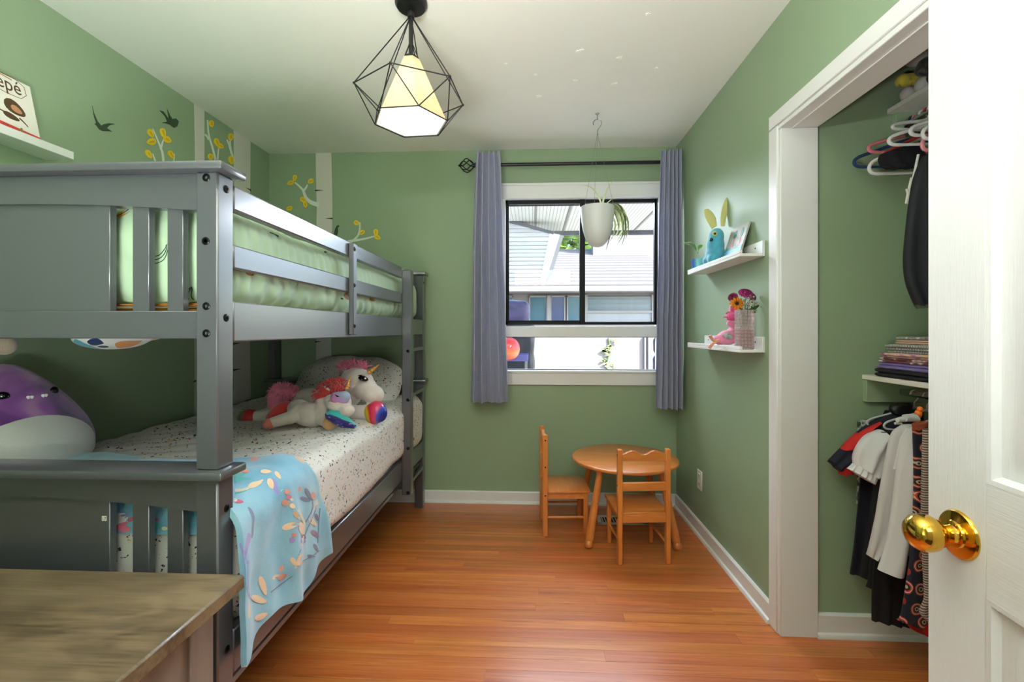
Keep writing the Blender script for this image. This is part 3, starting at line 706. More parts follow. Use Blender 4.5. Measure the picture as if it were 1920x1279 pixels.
PK = {k: paint('throw_' + k, c, .9, .06, .2, 200, sheen=.4) for k, c in dict(peach=(236, 200, 165), salmon=(212, 140, 118), purple=(158, 138, 206), grey=(112, 112, 142), teal=(84, 180, 178), pink=(214, 104, 132), beige=(222, 206, 180), olive=(190, 150, 96), plum=(142, 86, 130), white=(236, 232, 226)).items()}
for pts, w0, w1, k in (([(430, 230), (500, 300), (540, 380), (555, 410), (545, 500), (532, 570), (505, 660)], 14, 10, 'beige'), ([(520, 600), (560, 470), (590, 400), (620, 330)], 5, 4, 'grey'), ([(555, 415), (600, 330), (590, 260), (560, 225)], 7, 4, 'grey'), ([(175, 232), (230, 228), (300, 190), (330, 175)], 16, 10, 'beige'), ([(370, 790), (430, 742), (490, 700)], 5, 3, 'grey'), ([(385, 720), (395, 700), (430, 700)], 14, 10, 'peach'),
    ([(256, 468), (240, 540), (222, 625)], 26, 12, 'purple'), ([(206, 520), (222, 580), (240, 640)], 10, 16, 'purple'), ([(240, 615), (238, 700), (255, 815)], 22, 8, 'purple'), ([(190, 600), (182, 640), (177, 690)], 12, 8, 'purple'), ([(640, 330), (632, 420), (628, 520)], 6, 4, 'grey'), ([(500, 640), (580, 600), (640, 560)], 4, 3, 'grey'), ([(176, 250), (230, 236), (290, 205)], 8, 4, 'teal'), ([(176, 180), (220, 168), (262, 170)], 26, 8, 'teal')):
    obj('printed_branch', print_stroke(tree, [C6(*p) for p in pts], w0 * .3433, w1 * .3433, .0007), PK[k], th)
for x, y, l, w_, a, k in ((370, 196, 62, 34, 70, 'peach'), (285, 200, 80, 30, -20, 'peach'), (230, 125, 50, 24, 10, 'salmon'), (345, 130, 60, 22, 0, 'peach'), (410, 150, 50, 22, 50, 'peach'), (462, 240, 34, 28, 0, 'salmon'), (452, 300, 44, 34, 20, 'salmon'), (490, 318, 34, 26, 40, 'peach'), (470, 268, 30, 24, 0, 'pink'), (480, 425, 100, 36, -18, 'peach'), (515, 372, 66, 24, 48, 'olive'), (538, 440, 70, 30, 80, 'peach'), (600, 405, 60, 26, 50, 'peach'), (575, 250, 70, 22, 60, 'grey'), (603, 262, 44, 26, 80, 'salmon'), (560, 280, 60, 20, 20, 'grey'), (612, 468, 54, 26, 40, 'plum'), (622, 380, 44, 18, 70, 'grey'), (618, 545, 50, 16, 60, 'grey'), (592, 590, 44, 12, 10, 'grey'),
    (498, 476, 26, 24, 0, 'salmon'), (488, 503, 34, 30, 0, 'purple'), (550, 486, 30, 22, 40, 'plum'), (548, 510, 30, 26, 0, 'purple'), (530, 610, 70, 30, -70, 'peach'), (495, 620, 50, 28, 60, 'peach'), (434, 704, 54, 28, -25, 'salmon'), (328, 752, 110, 34, 72, 'peach'), (305, 828, 90, 38, 18, 'peach'), (318, 920, 80, 34, -25, 'peach'), (195, 292, 54, 22, 8, 'pink'), (178, 286, 20, 18, 0, 'white'), (200, 150, 56, 20, -10, 'teal')):
    cx, cy = C6(x, y); obj('printed_leaf', print_leaf(tree, cx, cy, l * .3433, w_ * .3433, a, .0011), PK[k], th)
for x, y, l, w_, a, k in ((229, 985, 26, 9, -25, 'pink'), (236, 992, 20, 12, 0, 'pink'), (225, 990, 14, 12, 0, 'pink'), (247, 974, 14, 8, -30, 'pink'), (291, 974, 16, 7, 0, 'pink'), (286, 980, 10, 8, 30, 'pink'), (297, 986, 20, 12, 0, 'teal'), (288, 993, 16, 9, 0, 'teal'), (360, 970, 14, 6, 0, 'teal'), (358, 984, 20, 8, 0, 'teal'), (236, 966, 18, 4, -10, 'purple'), (310, 991, 12, 7, 0, 'beige')):
    obj('printed_leaf', print_leaf(tree, x, y, l, w_, a, .002), PK[k], th)
# pillow leaning on the far headboard
pc = P(662, 738, 2.86); 
def pil(p, n):
    return n * (.012 * nz(p.x * 7, p.y * 7, p.z * 7) - .02 * (abs(p.x) / .36) ** 4)
b = cushion(-.36, .36, -.075, .075, -.20, .20, (.30, .072, .18), .016, pil)
# pointed corners
for v_ in b.verts:
    k = (abs(v_.co.x) / .36) ** 3 * (abs(v_.co.z) / .20) ** 2; v_.co.x *= 1 + .16 * k; v_.co.z *= 1 + .22 * k
xf(b, Matrix.Translation((-1.16, 2.82, .862)) @ Matrix.Rotation(math.radians(-42), 4, 'X') @ Matrix.Rotation(math.radians(3), 4, 'Y'))
pl = obj('pillow', b, m_terra, smooth=80); tag(pl, 'speckled pillow leaning on the headboard behind the unicorns', 'pillow')
# ------------------------------------------------------------------ plush unicorns
def plush(name, col, var=.05): return paint(name, col, .9, var, .5, 320, sheen=.5, bdist=.003)
m_fur = plush('white_plush', (222, 212, 204)); m_fur2 = plush('cream_plush', (214, 200, 188))
m_pink = plush('pink_plush', (226, 120, 150)); m_red = plush('red_plush', (206, 56, 54))
m_eye = paint('eye_black', (10, 9, 12), .12, 0, 0); m_glint = paint('eye_glint', (250, 250, 250), .2, 0, 0)
m_horn = paint('gold_horn', (212, 160, 84), .3, .05, .1, metal=.3)
t = NT('rainbow_hoof'); s_ = t.n('SeparateXYZ', {'Vector': t.co(src='Generated')})
f_ = t.math('ADD', s_.outputs[0], t.math('MULTIPLY', t.math('SUBTRACT', .5, s_.outputs[2]), t.math('SUBTRACT', t.math('MULTIPLY', s_.outputs[0], 1.6), .75)))
t.set(Base_Color=t.ramp(f_, [(.12, (178, 172, 40)), (.26, (216, 170, 50)), (.36, (204, 40, 56)), (.5, (214, 60, 96)), (.62, (212, 64, 110)), (.72, (70, 80, 180)), (.9, (30, 52, 150))]), Roughness=.22); m_hoofr = t.m
m_hoofl = rainbow('rainbow_hoof_left', [(196, 176, 96), (52, 110, 84), (196, 44, 44), (206, 46, 52)], 0, .35)
def cap(px0, py0, d0, r0, px1, py1, d1, r1, n=8):
    a, b2 = P(px0, py0, d0), P(px1, py1, d1); out = []
    for i in range(n + 1):
        t = i / n; out.append(ell(a.lerp(b2, t), r0 + (r1 - r0) * t, None, 14, 10))
    return out
def E(px, py, d, rx, ry, rz, rot=None): return ell(P(px, py, d), (rx, ry, rz), rot)      # rx across, ry deep, rz high
def RY(a): return Matrix.Rotation(math.radians(a), 3, 'Y')
def tuft(centre_pts, r, n, spread, length, seed, thick=.004):
    """shaggy yarn: many short tapered strands around a line"""
    random.seed(seed); pts = resample(centre_pts, 20); bms = []
    for i in range(n):
        p = random.choice(pts); d = Vector((random.gauss(0, 1), random.gauss(0, 1), random.gauss(0, 1) + spread)).normalized()
        a = p + d * r * .4; e = a + d * length * random.uniform(.6, 1.1) + Vector((0, 0, -.15 * length)); m = a.lerp(e, .55) + Vector((0, 0, .1 * length))
        bms.append(tube([a, m, e], [thick, thick * .8, thick * .2], 4))
    return join(*bms)
def horn(a, b2, r, turns=4):
    a, b2 = Vector(a), Vector(b2); pts = [a.lerp(b2, i / 24) for i in range(25)]
    return tube(pts, [(r * (1 - i / 25) + .001) * (1 + .16 * math.sin(i / 24 * turns * 2 * math.pi)) for i in range(25)], 10)
d = 2.33
big = thing('plush_unicorn', 'large white plush unicorn with rainbow hooves and a black eye lying on the bottom bunk', 'plush toy', tuple(P(600, 790, d)))
parts = [E(582, 752, d, .115, .075, .066, RY(-4)), E(632, 757, d, .09, .075, .068), E(650, 740, d - .02, .075, .07, .07), E(668, 718, d - .03, .088, .075, .078), E(684, 728, d - .06, .062, .06, .055), E(700, 740, d - .08, .052, .052, .048), E(650, 694, d - .01, .020, .014, .030, RY(-40)), E(646, 690, d, .014, .012, .026, RY(-50))]
parts += cap(640, 772, d - .08, .036, 690, 774, d - .12, .038) + cap(548, 764, d, .05, 492, 780, d - .02, .034) + cap(540, 775, d - .02, .036, 478, 783, d - .05, .034)
obj('body', fuse(join(*parts), .007, 5), m_fur, big, smooth=80)
obj('ear_lining', ell(P(653.5, 694.5, d - .035), (.013, .006, .013), RY(-40), 12, 8), m_red, big)
bmE = ell(P(681, 710, d - .118), (.026, .010, .013), RY(14)); ey = obj('eye', bmE, m_eye, big)
obj('eye_glint', join(ell(P(685, 709.5, d - .128), (.0048, .003, .004)), ell(P(678, 712, d - .128), (.002, .002, .002))), m_glint, ey)
obj('eyelash', tube([P(670.5, 705.5, d - .112), P(674, 704, d - .118), P(680, 704.5, d - .125), P(688, 709, d - .122), P(690, 714, d - .116)], [.001, .003, .0036, .003, .001], 6), m_eye, big)
obj('horn', horn(P(692, 698, d - .05), P(711, 684, d - .07), .013), m_horn, big)
obj('mane', join(tuft([P(640, 693, d - .01), P(660, 686, d - .01), P(684, 690, d - .02)], .02, 220, .8, .042, 3, .0035), ell(P(664, 692, d), (.05, .03, .02))), m_pink, big)
tb = [P(552, 752, d - .02), P(538, 736, d - .03), P(520, 738, d - .05), P(512, 760, d - .07)]
obj('tail', join(fuse(join(*[ell(p, .028 + .012 * math.sin(i / 20 * math.pi), None, 12, 8) for i, p in enumerate(resample(tb, 20))]), .007, 3), tuft(tb[:3], .088, 620, .3, .026, 5, .003)), m_pink, big, smooth=80)
obj('front_hoof', fuse(join(ell(P(699, 774, d - .135), (.040, .044, .047), RY(-20)), ell(P(708, 772, d - .145), (.044, .046, .054), RY(-24)), ell(P(703, 779, d - .14), (.046, .046, .042), RY(-10))), .006, 4), m_hoofr, big, smooth=80)
obj('hind_hoof', ell(P(466, 784, d - .05), (.054, .045, .044), RY(-6), 24, 16), m_hoofl, big)
# the small one in front
d = 2.07
sm = thing('plush_unicorn', 'small cream plush unicorn with red mane lying in front of the large one', 'plush toy', tuple(P(580, 803, d)))
parts = [E(580, 777, d, .088, .055, .056, RY(10)), E(606, 775, d, .055, .05, .055), E(560, 766, d + .02, .05, .05, .042), E(606, 757, d, .034, .032, .034), E(622, 752, d - .01, .034, .036, .032), E(640, 755, d - .03, .045, .042, .042), E(630, 762, d - .05, .045, .036, .026, RY(16)), E(651, 770, d - .065, .033, .032, .028)]
parts += cap(563, 770, d - .01, .037, 545, 783, d - .05, .030) + cap(545, 783, d - .05, .029, 512, 792, d - .07, .024) + cap(606, 785, d - .03, .032, 616, 794, d - .07, .024)
parts += [ell(P(613, 728.5, d - .02), (.020, .007, .008), RY(35)), ell(P(662, 724.5, d - .02), (.018, .006, .005), RY(-25))]
obj('body', fuse(join(*parts), .0055, 4), m_fur2, sm, smooth=80)
t = NT('face_print'); v = t.co(src='Generated'); s_ = t.n('SeparateXYZ', {'Vector': v})
t.set(Base_Color=t.ramp(t.math('ADD', t.math('MULTIPLY', s_.outputs[0], .55), t.math('MULTIPLY', s_.outputs[2], .45)), [(.2, (204, 110, 150)), (.45, (186, 130, 182)), (.7, (150, 158, 190)), (.95, (168, 190, 214))]), Roughness=.6, Sheen_Weight=.4)
obj('face_patch', fuse(join(E(637, 747, d - .052, .044, .022, .030, RY(12)), E(630, 749, d - .055, .025, .022, .024), E(646, 744, d - .05, .027, .022, .026)), .005, 4), t.m, sm, smooth=80)
obj('closed_eye', tube([P(628, 740, d - .076), P(632, 743, d - .0795), P(636, 743.5, d - .080)], [.001, .003, .001], 6), m_eye, sm)
obj('horn', horn(P(650, 729, d - .03), P(658, 706, d - .03), .010, 5), m_horn, sm)
obj('mane', join(tuft([P(598, 742, d + .01), P(610, 728, d + .01), P(628, 722, d), P(642, 724, d - .01)], .066, 460, .3, .015, 8, .003), *[ell(P(x, y, d + .01), (.034, .03, .022)) for x, y in ((602, 742), (612, 732), (630, 728))]), m_red, sm, smooth=80)
obj('tail', fuse(join(*[ell(p, (.022 + .016 * math.sin(i / 16 * math.pi)), None, 12, 8) for i, p in enumerate(resample([P(545, 762, d + .05), P(530, 768, d + .03), P(515, 782, d + .03), P(508, 788, d + .03)], 16))]), .006, 3), m_red, sm, smooth=80)
obj('hind_hoof', fuse(join(ell(P(503, 795, d - .075), (.025, .024, .024)), ell(P(509, 794, d - .073), (.020, .025, .024))), .005, 3), plush('salmon_plush', (220, 120, 104)), sm, smooth=80)
obj('front_hoof', lathe([(0, -.012), (.022, -.012), (.029, -.004), (.029, .004), (.022, .012), (.020, .013), (0, .020)], 20, M=Matrix.Translation(P(618, 794, d - .085)) @ Vector((.35, -1, .15)).to_track_quat('Z', 'Y').to_matrix().to_4x4()), plush('tan_plush', (200, 156, 106)), sm)
m_teal = paint('teal_satin', (50, 176, 172), .45, .05, .1, sheen=.3); m_violet = blotch('violet_sequin', [(24, 20, 58), (62, 44, 130), (36, 40, 110), (190, 190, 220)], 26, .25, 2, 1)
wp = lambda q, dd, dz=0: [P(x, y, dd) for x, y in q]
A = [(612, 772), (620, 769), (634, 770), (650, 779), (668, 796)]; B_ = [(611, 780), (622, 783), (636, 790), (650, 797), (667, 803)]
obj('wing', cloth([P(x, y, d - .075) for x, y in A], [P(x, y, d - .095) for x, y in B_], .022, 2, .003, 18, 10, 2), m_teal, sm, smooth=80)
A = [(610, 775), (622, 779), (636, 784), (650, 790), (668, 797)]; B_ = [(614, 786), (626, 795), (638, 802), (650, 803), (664, 804)]
obj('wing', cloth([P(x, y, d - .10) for x, y in A], [P(x, y, d - .115) for x, y in B_], .018, 3, .004, 18, 12, 5), m_violet, sm, smooth=80)
# ------------------------------------------------------------------ round purple plush at the near end
d = 1.43; cpx = 8
base = P(cpx, 868, d); ax = Vector((base.x, base.y, 0))
m_purple = blotch('purple_tie_dye', [(70, 30, 92), (112, 54, 136), (150, 84, 168), (176, 124, 176), (110, 52, 132)], 7, .9, 2, .8, .4, 300, sheen=.6)
m_belly = plush('belly_plush', (206, 202, 200), .02)
z0 = .752; Rm, H = .205, .340
EGG = resample([(.150, 0, 0), (.203, .022, 0), (.211, .084, 0), (.194, .14, 0), (.161, .195, 0), (.128, .238, 0), (.092, .277, 0), (.055, .309, 0), (.028, .327, 0), (0, .334, 0)], 72)
def egg(zz):
    for a, b in zip(EGG, EGG[1:]):
        if a.y <= zz <= b.y: return max(0, a.x + (b.x - a.x) * (zz - a.y) / max(1e-6, b.y - a.y))
    return EGG[0].x if zz < 0 else 0
pp = thing('round_plush', 'big round purple plush with white belly and tiny fangs sitting on the bottom bunk', 'plush toy', (ax.x, ax.y, z0))
prof = [(0, 0)] + [(p.x, p.y) for p in EGG[:-1]] + [(0, .334)]
obj('body', lathe(prof, 48, (ax.x, ax.y, z0)), m_purple, pp, smooth=80)
fd = math.radians(-9.5)            # the way it faces
fdir = Vector((math.cos(fd), math.sin(fd), 0)); fsd = Vector((-fdir.y, fdir.x, 0))
def onegg(a, zz, off=.0): a += fd; r = egg(zz) + off; return Vector((ax.x + r * math.cos(a), ax.y + r * math.sin(a), z0 + zz))
fd0 = fd; fd = math.radians(-16)
bm = bmesh.new(); ring = []; cz, az, aw = .05, .130, math.radians(54)
c0 = bm.verts.new(onegg(0, cz, .005)); prev = None
for j in range(1, 15):
    t = j / 14; rr = []
    for k in range(40):
        a = 2 * math.pi * k / 40; zz = cz + (az if math.sin(a) > 0 else cz - .004) * t * math.sin(a); rr.append(bm.verts.new(onegg(aw * t * math.cos(a), zz, (.0045 - .003 * t ** 4))))
    if prev is None:
        for k in range(40): bm.faces.new((c0, rr[k], rr[(k + 1) % 40]))
    else:
        for k in range(40):
            try: bm.faces.new((prev[k], rr[k], rr[(k + 1) % 40], prev[(k + 1) % 40]))
            except ValueError: pass
    prev = rr
obj('belly', bm, m_belly, pp, smooth=80); fd = fd0
for a in (-.55, .55):
    p = onegg(a, .243, -.001); o = obj('eye', ell(p, (.016, .009, .014), Matrix.Rotation(a + fd + math.pi / 2, 3, 'Z')), m_eye, pp)
for a0 in (-.14, .14):
    for k in (0, .06):
        p = onegg(a0 + k, .236, .0025); obj('fang', lathe([(0, -.012), (.0052, -.001), (.0042, .003), (0, .005)], 10, p), m_glint, pp)
# floral cloth sagging below the top bunk and a tan pom-pom
m_floral = spots('floral_print', (226, 222, 218), [(220, 140, 80), (30, 44, 90), (90, 170, 196), (226, 160, 110), (110, 190, 206)], 19, .62, keep=.55)
q0 = P(222, 640, 1.36)
bag = obj('hanging_pouch', fuse(join(ell(P(212, 634, 1.36), (.085, .10, .034)), ell(P(240, 628, 1.36), (.09, .10, .022)), ell(P(190, 630, 1.36), (.05, .08, .022))), .007, 6), m_floral, smooth=80)
tag(bag, 'white floral cloth pouch sagging beneath the top bunk', 'pouch')
pm_ = thing('pompom', 'tan pompom hanging from the top bunk above the purple plush', 'pompom', tuple(P(8, 648, 1.30)))
obj('ball', ell(P(8, 648, 1.30), .0265, None, 20, 14), plush('tan_pompom', (176, 158, 138), .08), pm_)
obj('cord', cyl(P(8, 648, 1.30) + Vector((0, 0, .02)), P(8, 648, 1.30) + Vector((0, 0, .055)), .0025, 8), m_fur2, pm_)
# black cord on the back wall
cp = [(472, 600), (474, 650), (479, 690), (492, 713), (508, 724), (520, 735)]
crd = obj('cord', tube(resample([ony(x, y, YB - .008) for x, y in cp], 24), .0035, 6), m_black)
tag(crd, 'thin black cord hanging down the back wall behind the bottom bunk', 'cord')
# ------------------------------------------------------------------ dresser at the near left
m_dress = wood('greyed_walnut', (66, 54, 42), (106, 89, 70), (1.3, 6.5, 6.5), .36, .04, .12, detail=5)
def grained():
    t = NT('greyed_walnut_top'); v = t.co(); n1 = t.noise(t.n('Mapping', {'Vector': v, 'Scale': (1.2, 3.4, 3.4)}).outputs[0], 1.6, 3, .55, .5)
    rings = t.math('SINE', t.math('MULTIPLY', n1.outputs['Fac'], 46.0)); fine = t.noise(t.n('Mapping', {'Vector': v, 'Scale': (7, 150, 150)}).outputs[0], 1, 3, .6, .3); big = t.noise(t.n('Mapping', {'Vector': v, 'Scale': (1.5, 5, 5)}).outputs[0], 1, 3, .6, .3)
    f = t.math('ADD', t.math('ADD', t.math('MULTIPLY', rings, .05), t.math('MULTIPLY', fine.outputs['Fac'], .35)), t.math('MULTIPLY', big.outputs['Fac'], .62))
    t.set(Base_Color=t.ramp(f, [(.30, (72, 58, 45)), (.48, (112, 94, 72)), (.64, (134, 114, 88))]), Roughness=.36, Coat_Weight=.1); t.bump(fine.outputs['Fac'], .05, .001); return t.m
m_dress = grained()
m_dress_v = wood('greyed_walnut_side', (128, 114, 104), (156, 142, 130), (10, 9, 1.6), .42, .04)
DZ, DX1, DXL, DY0, DY1 = .648, -.640, -1.80, .46, .985
dz = thing('dresser', 'greyed brown wooden dresser at the near left corner', 'dresser', ((DX1 + DXL) / 2, (DY0 + DY1) / 2, 0))
obj('top', prism([(DXL, DY0), (DX1, DY0), (DX1, DY1), (DXL, DY1)], 'z', DZ - .032, DZ, .004), m_dress, dz)
bx1 = DX1 - .052
obj('side_panel', bx(bx1 - .016, bx1 - .007, DY0 + .04, DY1 - .04, .08, DZ - .032, 0), m_dress_v, dz)
for y0, y1 in ((DY1 - .095, DY1 - .028), (DY0 + .028, DY0 + .095)): obj('leg', bx(bx1 - .05, bx1, y0, y1, 0, DZ - .0318, .002), m_dress_v, dz)
for y0, y1 in ((DY1 - .095, DY1 - .028), (DY0 + .028, DY0 + .095)): obj('leg', bx(DXL + .05, DXL + .10, y0, y1, 0, DZ - .0318, .002), m_dress_v, dz)
obj('bottom_rail', bx(bx1 - .03, bx1 - .002, DY0 + .095, DY1 - .095, .08, .14, .002), m_dress_v, dz)
obj('carcass', bx(DXL + .05, bx1 - .02, DY0 + .03, DY1 - .03, .08, DZ - .033, .001), m_dress_v, dz)
for k in range(3):
    z0 = .10 + k * .172; dw = obj('drawer', bx(DXL + .11, bx1 - .055, DY0 + .018, DY0 + .035, z0, z0 + .160, .003), m_dress_v, dz)
    for x in (-1.5, -.95): obj('knob', lathe([(0, -.024), (.014, -.022), (.015, -.016), (.006, -.010), (.006, 0), (0, 0)], 14, M=Matrix.Translation((x, DY0 + .018, z0 + .08)) @ ROT), m_iron, dw)
# ------------------------------------------------------------------ children's round table and two chairs
TX, TY, TZ = .545, 2.740, .438
tb_ = thing('kids_table', "children's round orange pine table in the corner under the window", 'table', (TX, TY, 0))
obj('table_top', lathe([(0, TZ - .018), (.302, TZ - .018), (.308, TZ - .014), (.310, TZ - .008), (.307, TZ - .002), (.302, TZ), (0, TZ)], 64, (TX, TY, 0)), m_pinex, tb_, smooth=50)
for sx, sy in ((-1, -1), (1, -1), (-1, 1), (1, 1)):
    a = Vector((TX + sx * .165, TY + sy * .165, TZ - .018)); b2 = Vector((TX + sx * .243, TY + sy * .236, .0))
    pts, rs = [], []
    for t, r in ((0, .0165), (.1, .0175), (.5, .0205), (.86, .0225), (.895, .0215), (.905, .0185), (.915, .0215), (.945, .0245), (.97, .0235), (.99, .017), (1.0, .008)):
        pts.append(a.lerp(b2, t)); rs.append(r)
    obj('leg', tube(pts, rs, 16), m_pine, tb_, smooth=50)
    obj('bracket', bx(a.x - .035, a.x + .035, a.y - .035, a.y + .035, TZ - .034, TZ - .017, .004), m_pine, tb_)
def make_chair(label):
    c = thing('kids_chair', label, 'chair', (0, 0, 0), "children's pine chairs at the round table")
    w2, H, sd = .124, .585, .250
    for s in (-1, 1):
        lg = obj('back_leg', bx(s * w2 - .012, s * w2 + .012, -.138, -.108, 0, H, .003), m_pine, c)
        for z in (.555, .40, .236): obj('bolt', disc((s * (w2 + .0125), -.123, z), (s, 0, 0), .0048, .0012, 10), m_bolt, lg)
        obj('front_leg', bx(s * .118 - .011, s * .118 + .011, .10, .126, 0, .249, .003), m_pine, c)
        obj('stretcher', cyl((s * .118, -.12, .105), (s * .118, .11, .105), .0075, 12), m_pine, c)
        obj('side_apron', bx(s * .118 - .008, s * .118 + .008, -.11, .11, .212, .250, .002), m_pinex, c)
    obj('back_apron', bx(-w2 + .01, w2 - .01, -.134, -.118, .212, .250, .002), m_pinex, c)
    obj('front_apron', bx(-.11, .11, .106, .12, .212, .250, .002), m_pinex, c)
    obj('seat', join(bx(-w2 - .014, w2 + .014, -.1065, .140, .249, .264, .004, 2), bx(-w2 + .0125, w2 - .0125, -.130, -.10, .249, .2635, .002)), m_pinex, c)
    n = 32; topl = []
    for i in range(n + 1):
        t = i / n; x = -w2 + .01 + (2 * w2 - .02) * t; sft = math.sin(math.pi * min(1, t / .16)) * 0
        z = .566 + .012 * math.cos((t - .5) * 2 * math.pi * 2.0 + math.pi) * (1 if .12 < t < .88 else .55)
        topl.append((x, z))
    obj('top_rail', prism([(-w2 + .01, .527), (w2 - .01, .527)] + topl[::-1], 'y', -.132, -.114, .002), m_pinex, c)
    obj('mid_rail', bx(-w2 + .01, w2 - .01, -.131, -.115, .372, .415, .003), m_pinex, c)
    return c
ch = make_chair('small pine chair with its back to the room, in front of the round table')
ch2 = copy_tree(ch); ch2['label'] = 'small pine chair seen from the side, left of the round table facing right'
ch.location = (.555, 2.475, 0); ch.rotation_euler = (0, 0, math.radians(5))
ch2.location = (.188, 2.775, 0); ch2.rotation_euler = (0, 0, math.radians(-87))
# ------------------------------------------------------------------ floor register and outlet
m_vent = paint('register_white', (214, 208, 200), .45); m_dark = paint('vent_dark', (26, 22, 20), .8)
vx0, vx1, vy0, vy1 = .402, .705, 2.815, 2.945
vt = thing('floor_register', 'white slotted metal floor register under the round table', 'vent', ((vx0 + vx1) / 2, (vy0 + vy1) / 2, 0))
obj('plate', join(bx(vx0, vx1, vy0, vy0 + .022, 0, .005, .0015), bx(vx0, vx1, vy1 - .022, vy1, 0, .005, .0015), bx(vx0, vx0 + .026, vy0, vy1, 0, .005, .0015), bx(vx1 - .026, vx1, vy0, vy1, 0, .005, .0015)), m_vent, vt)
obj('grille_back', bx(vx0 + .02, vx1 - .02, vy0 + .02, vy1 - .02, -.001, .0008, 0), m_dark, vt)
for i in range(15): x = vx0 + .034 + i * (vx1 - vx0 - .068) / 14; obj('slat', bx(x - .0032, x + .0032, vy0 + .02, vy1 - .02, .001, .0042, 0), m_vent, vt)
q = onx(1313, 900, XR); oz = q.z
ot = thing('wall_outlet', 'white electrical outlet low on the right wall', 'outlet', (XR, q.y, oz))
obj('plate', bx(XR - .006, XR, q.y - .035, q.y + .035, oz - .057, oz + .057, .003), m_white, ot)
for s in (-1, 1):
    so = obj('socket', bx(XR - .0085, XR - .004, q.y - .016, q.y + .016, oz + s * .024 - .014, oz + s * .024 + .014, .003), paint('outlet_face', (214, 212, 206), .4), ot)
    for a in (-.006, .006): obj('slot', bx(XR - .009, XR - .008, q.y + a - .001, q.y + a + .001, oz + s * .024 - .002, oz + s * .024 + .007, 0), m_dark, so)
# ------------------------------------------------------------------ pendant lamp
LX, LY = -.461, 1.704
pd = thing('pendant_lamp', 'black wire cage pendant lamp with a lit cream shade hanging from the ceiling', 'lamp', (LX, LY, ZC))
A0 = math.radians(26)
U = [Vector((LX + .205 * math.cos(A0 + k * math.pi / 3), LY + .205 * math.sin(A0 + k * math.pi / 3), 2.085)) for k in range(6)]
Lw = [Vector((LX + .142 * math.cos(A0 + (k + .5) * math.pi / 3), LY + .142 * math.sin(A0 + (k + .5) * math.pi / 3), 1.978)) for k in range(6)]
apex = Vector((LX, LY, 2.385))
obj('canopy', lathe([(0, 2.405), (.020, 2.405), (.052, 2.412), (.060, 2.424), (.060, ZC), (0, ZC)], 32, (LX, LY, 0)), m_iron, pd)
obj('stem', join(cyl((LX, LY, 2.40), (LX, LY, 2.225), .0085, 12), lathe([(0, 2.372), (.013, 2.376), (.013, 2.394), (0, 2.398)], 16, (LX, LY, 0)), lathe([(0, 2.205), (.024, 2.207), (.024, 2.226), (.010, 2.234), (0, 2.234)], 20, (LX, LY, 0))), m_iron, pd)
wr = .0022
for k in range(6):
    obj('cage_wire', tube([apex + (U[k] - apex) * .03, U[k]], wr, 6), m_iron, pd)
    obj('cage_wire', tube([U[k], U[(k + 1) % 6]], wr, 6), m_iron, pd)
    obj('cage_wire', tube([U[k], Lw[k]], wr, 6), m_iron, pd); obj('cage_wire', tube([U[(k + 1) % 6], Lw[k]], wr, 6), m_iron, pd)
    obj('cage_wire', tube([Lw[k], Lw[(k + 1) % 6]], wr, 6), m_iron, pd)
    a = Vector((LX, LY, 2.29)); obj('shade_wire', tube([a + (Lw[k] - a).normalized() * .012, Vector((LX + .034 * math.cos(A0 + (k + .5) * math.pi / 3), LY + .034 * math.sin(A0 + (k + .5) * math.pi / 3), 2.205))], wr, 6), m_iron, pd)
    obj('joint', ell(U[k], .0045, None, 8, 6), m_iron, pd)
# translucent fabric shade and lit diffuser
t = NT('shade_fabric'); lv = t.noise(t.co(scale=(1, 1, .15)), 160, 2)
df = t.n('BsdfDiffuse', {'Color': lin((222, 212, 190))}); tl = t.n('BsdfTranslucent', {'Color': lin((238, 222, 190))})
bmp = t.n('Bump', {'Height': lv.outputs['Fac'], 'Strength': .3, 'Distance': .001}); t.t.links.new(bmp.outputs[0], df.inputs['Normal'])
mx = t.n('MixShader', {0: .5, 1: df.outputs[0], 2: tl.outputs[0]}); t.t.links.new(mx.outputs[0], t.t.nodes['Material Output'].inputs['Surface']); m_shade = t.m
t = NT('lit_diffuser'); t.set(Base_Color=(.9, .9, .88, 1), Emission_Color=(1, .95, .86, 1), Emission_Strength=.75, Roughness=.6); m_diff = t.m
bm = bmesh.new(); r0, r1 = .0335, .136
lo = [bm.verts.new((LX + r1 * math.cos(A0 + (k + .5) * math.pi / 3), LY + r1 * math.sin(A0 + (k + .5) * math.pi / 3), 1.982)) for k in range(6)]
hi = [bm.verts.new((LX + r0 * math.cos(A0 + (k + .5) * math.pi / 3), LY + r0 * math.sin(A0 + (k + .5) * math.pi / 3), 2.215)) for k in range(6)]
for k in range(6): bm.faces.new((lo[k], lo[(k + 1) % 6], hi[(k + 1) % 6], hi[k]))
bmesh.ops.recalc_face_normals(bm, faces=bm.faces[:]); bmesh.ops.solidify(bm, geom=bm.faces[:], thickness=.0012)
obj('lamp_shade', bm, m_shade, pd, smooth=20)
obj('diffuser', prism([(LX + (r1 - .002) * math.cos(A0 + (k + .5) * math.pi / 3), LY + (r1 - .002) * math.sin(A0 + (k + .5) * math.pi / 3)) for k in range(6)], 'z', 1.979, 1.982), m_diff, pd, smooth=0)
bulb.location = (LX, LY, 2.09); bulb.parent = None
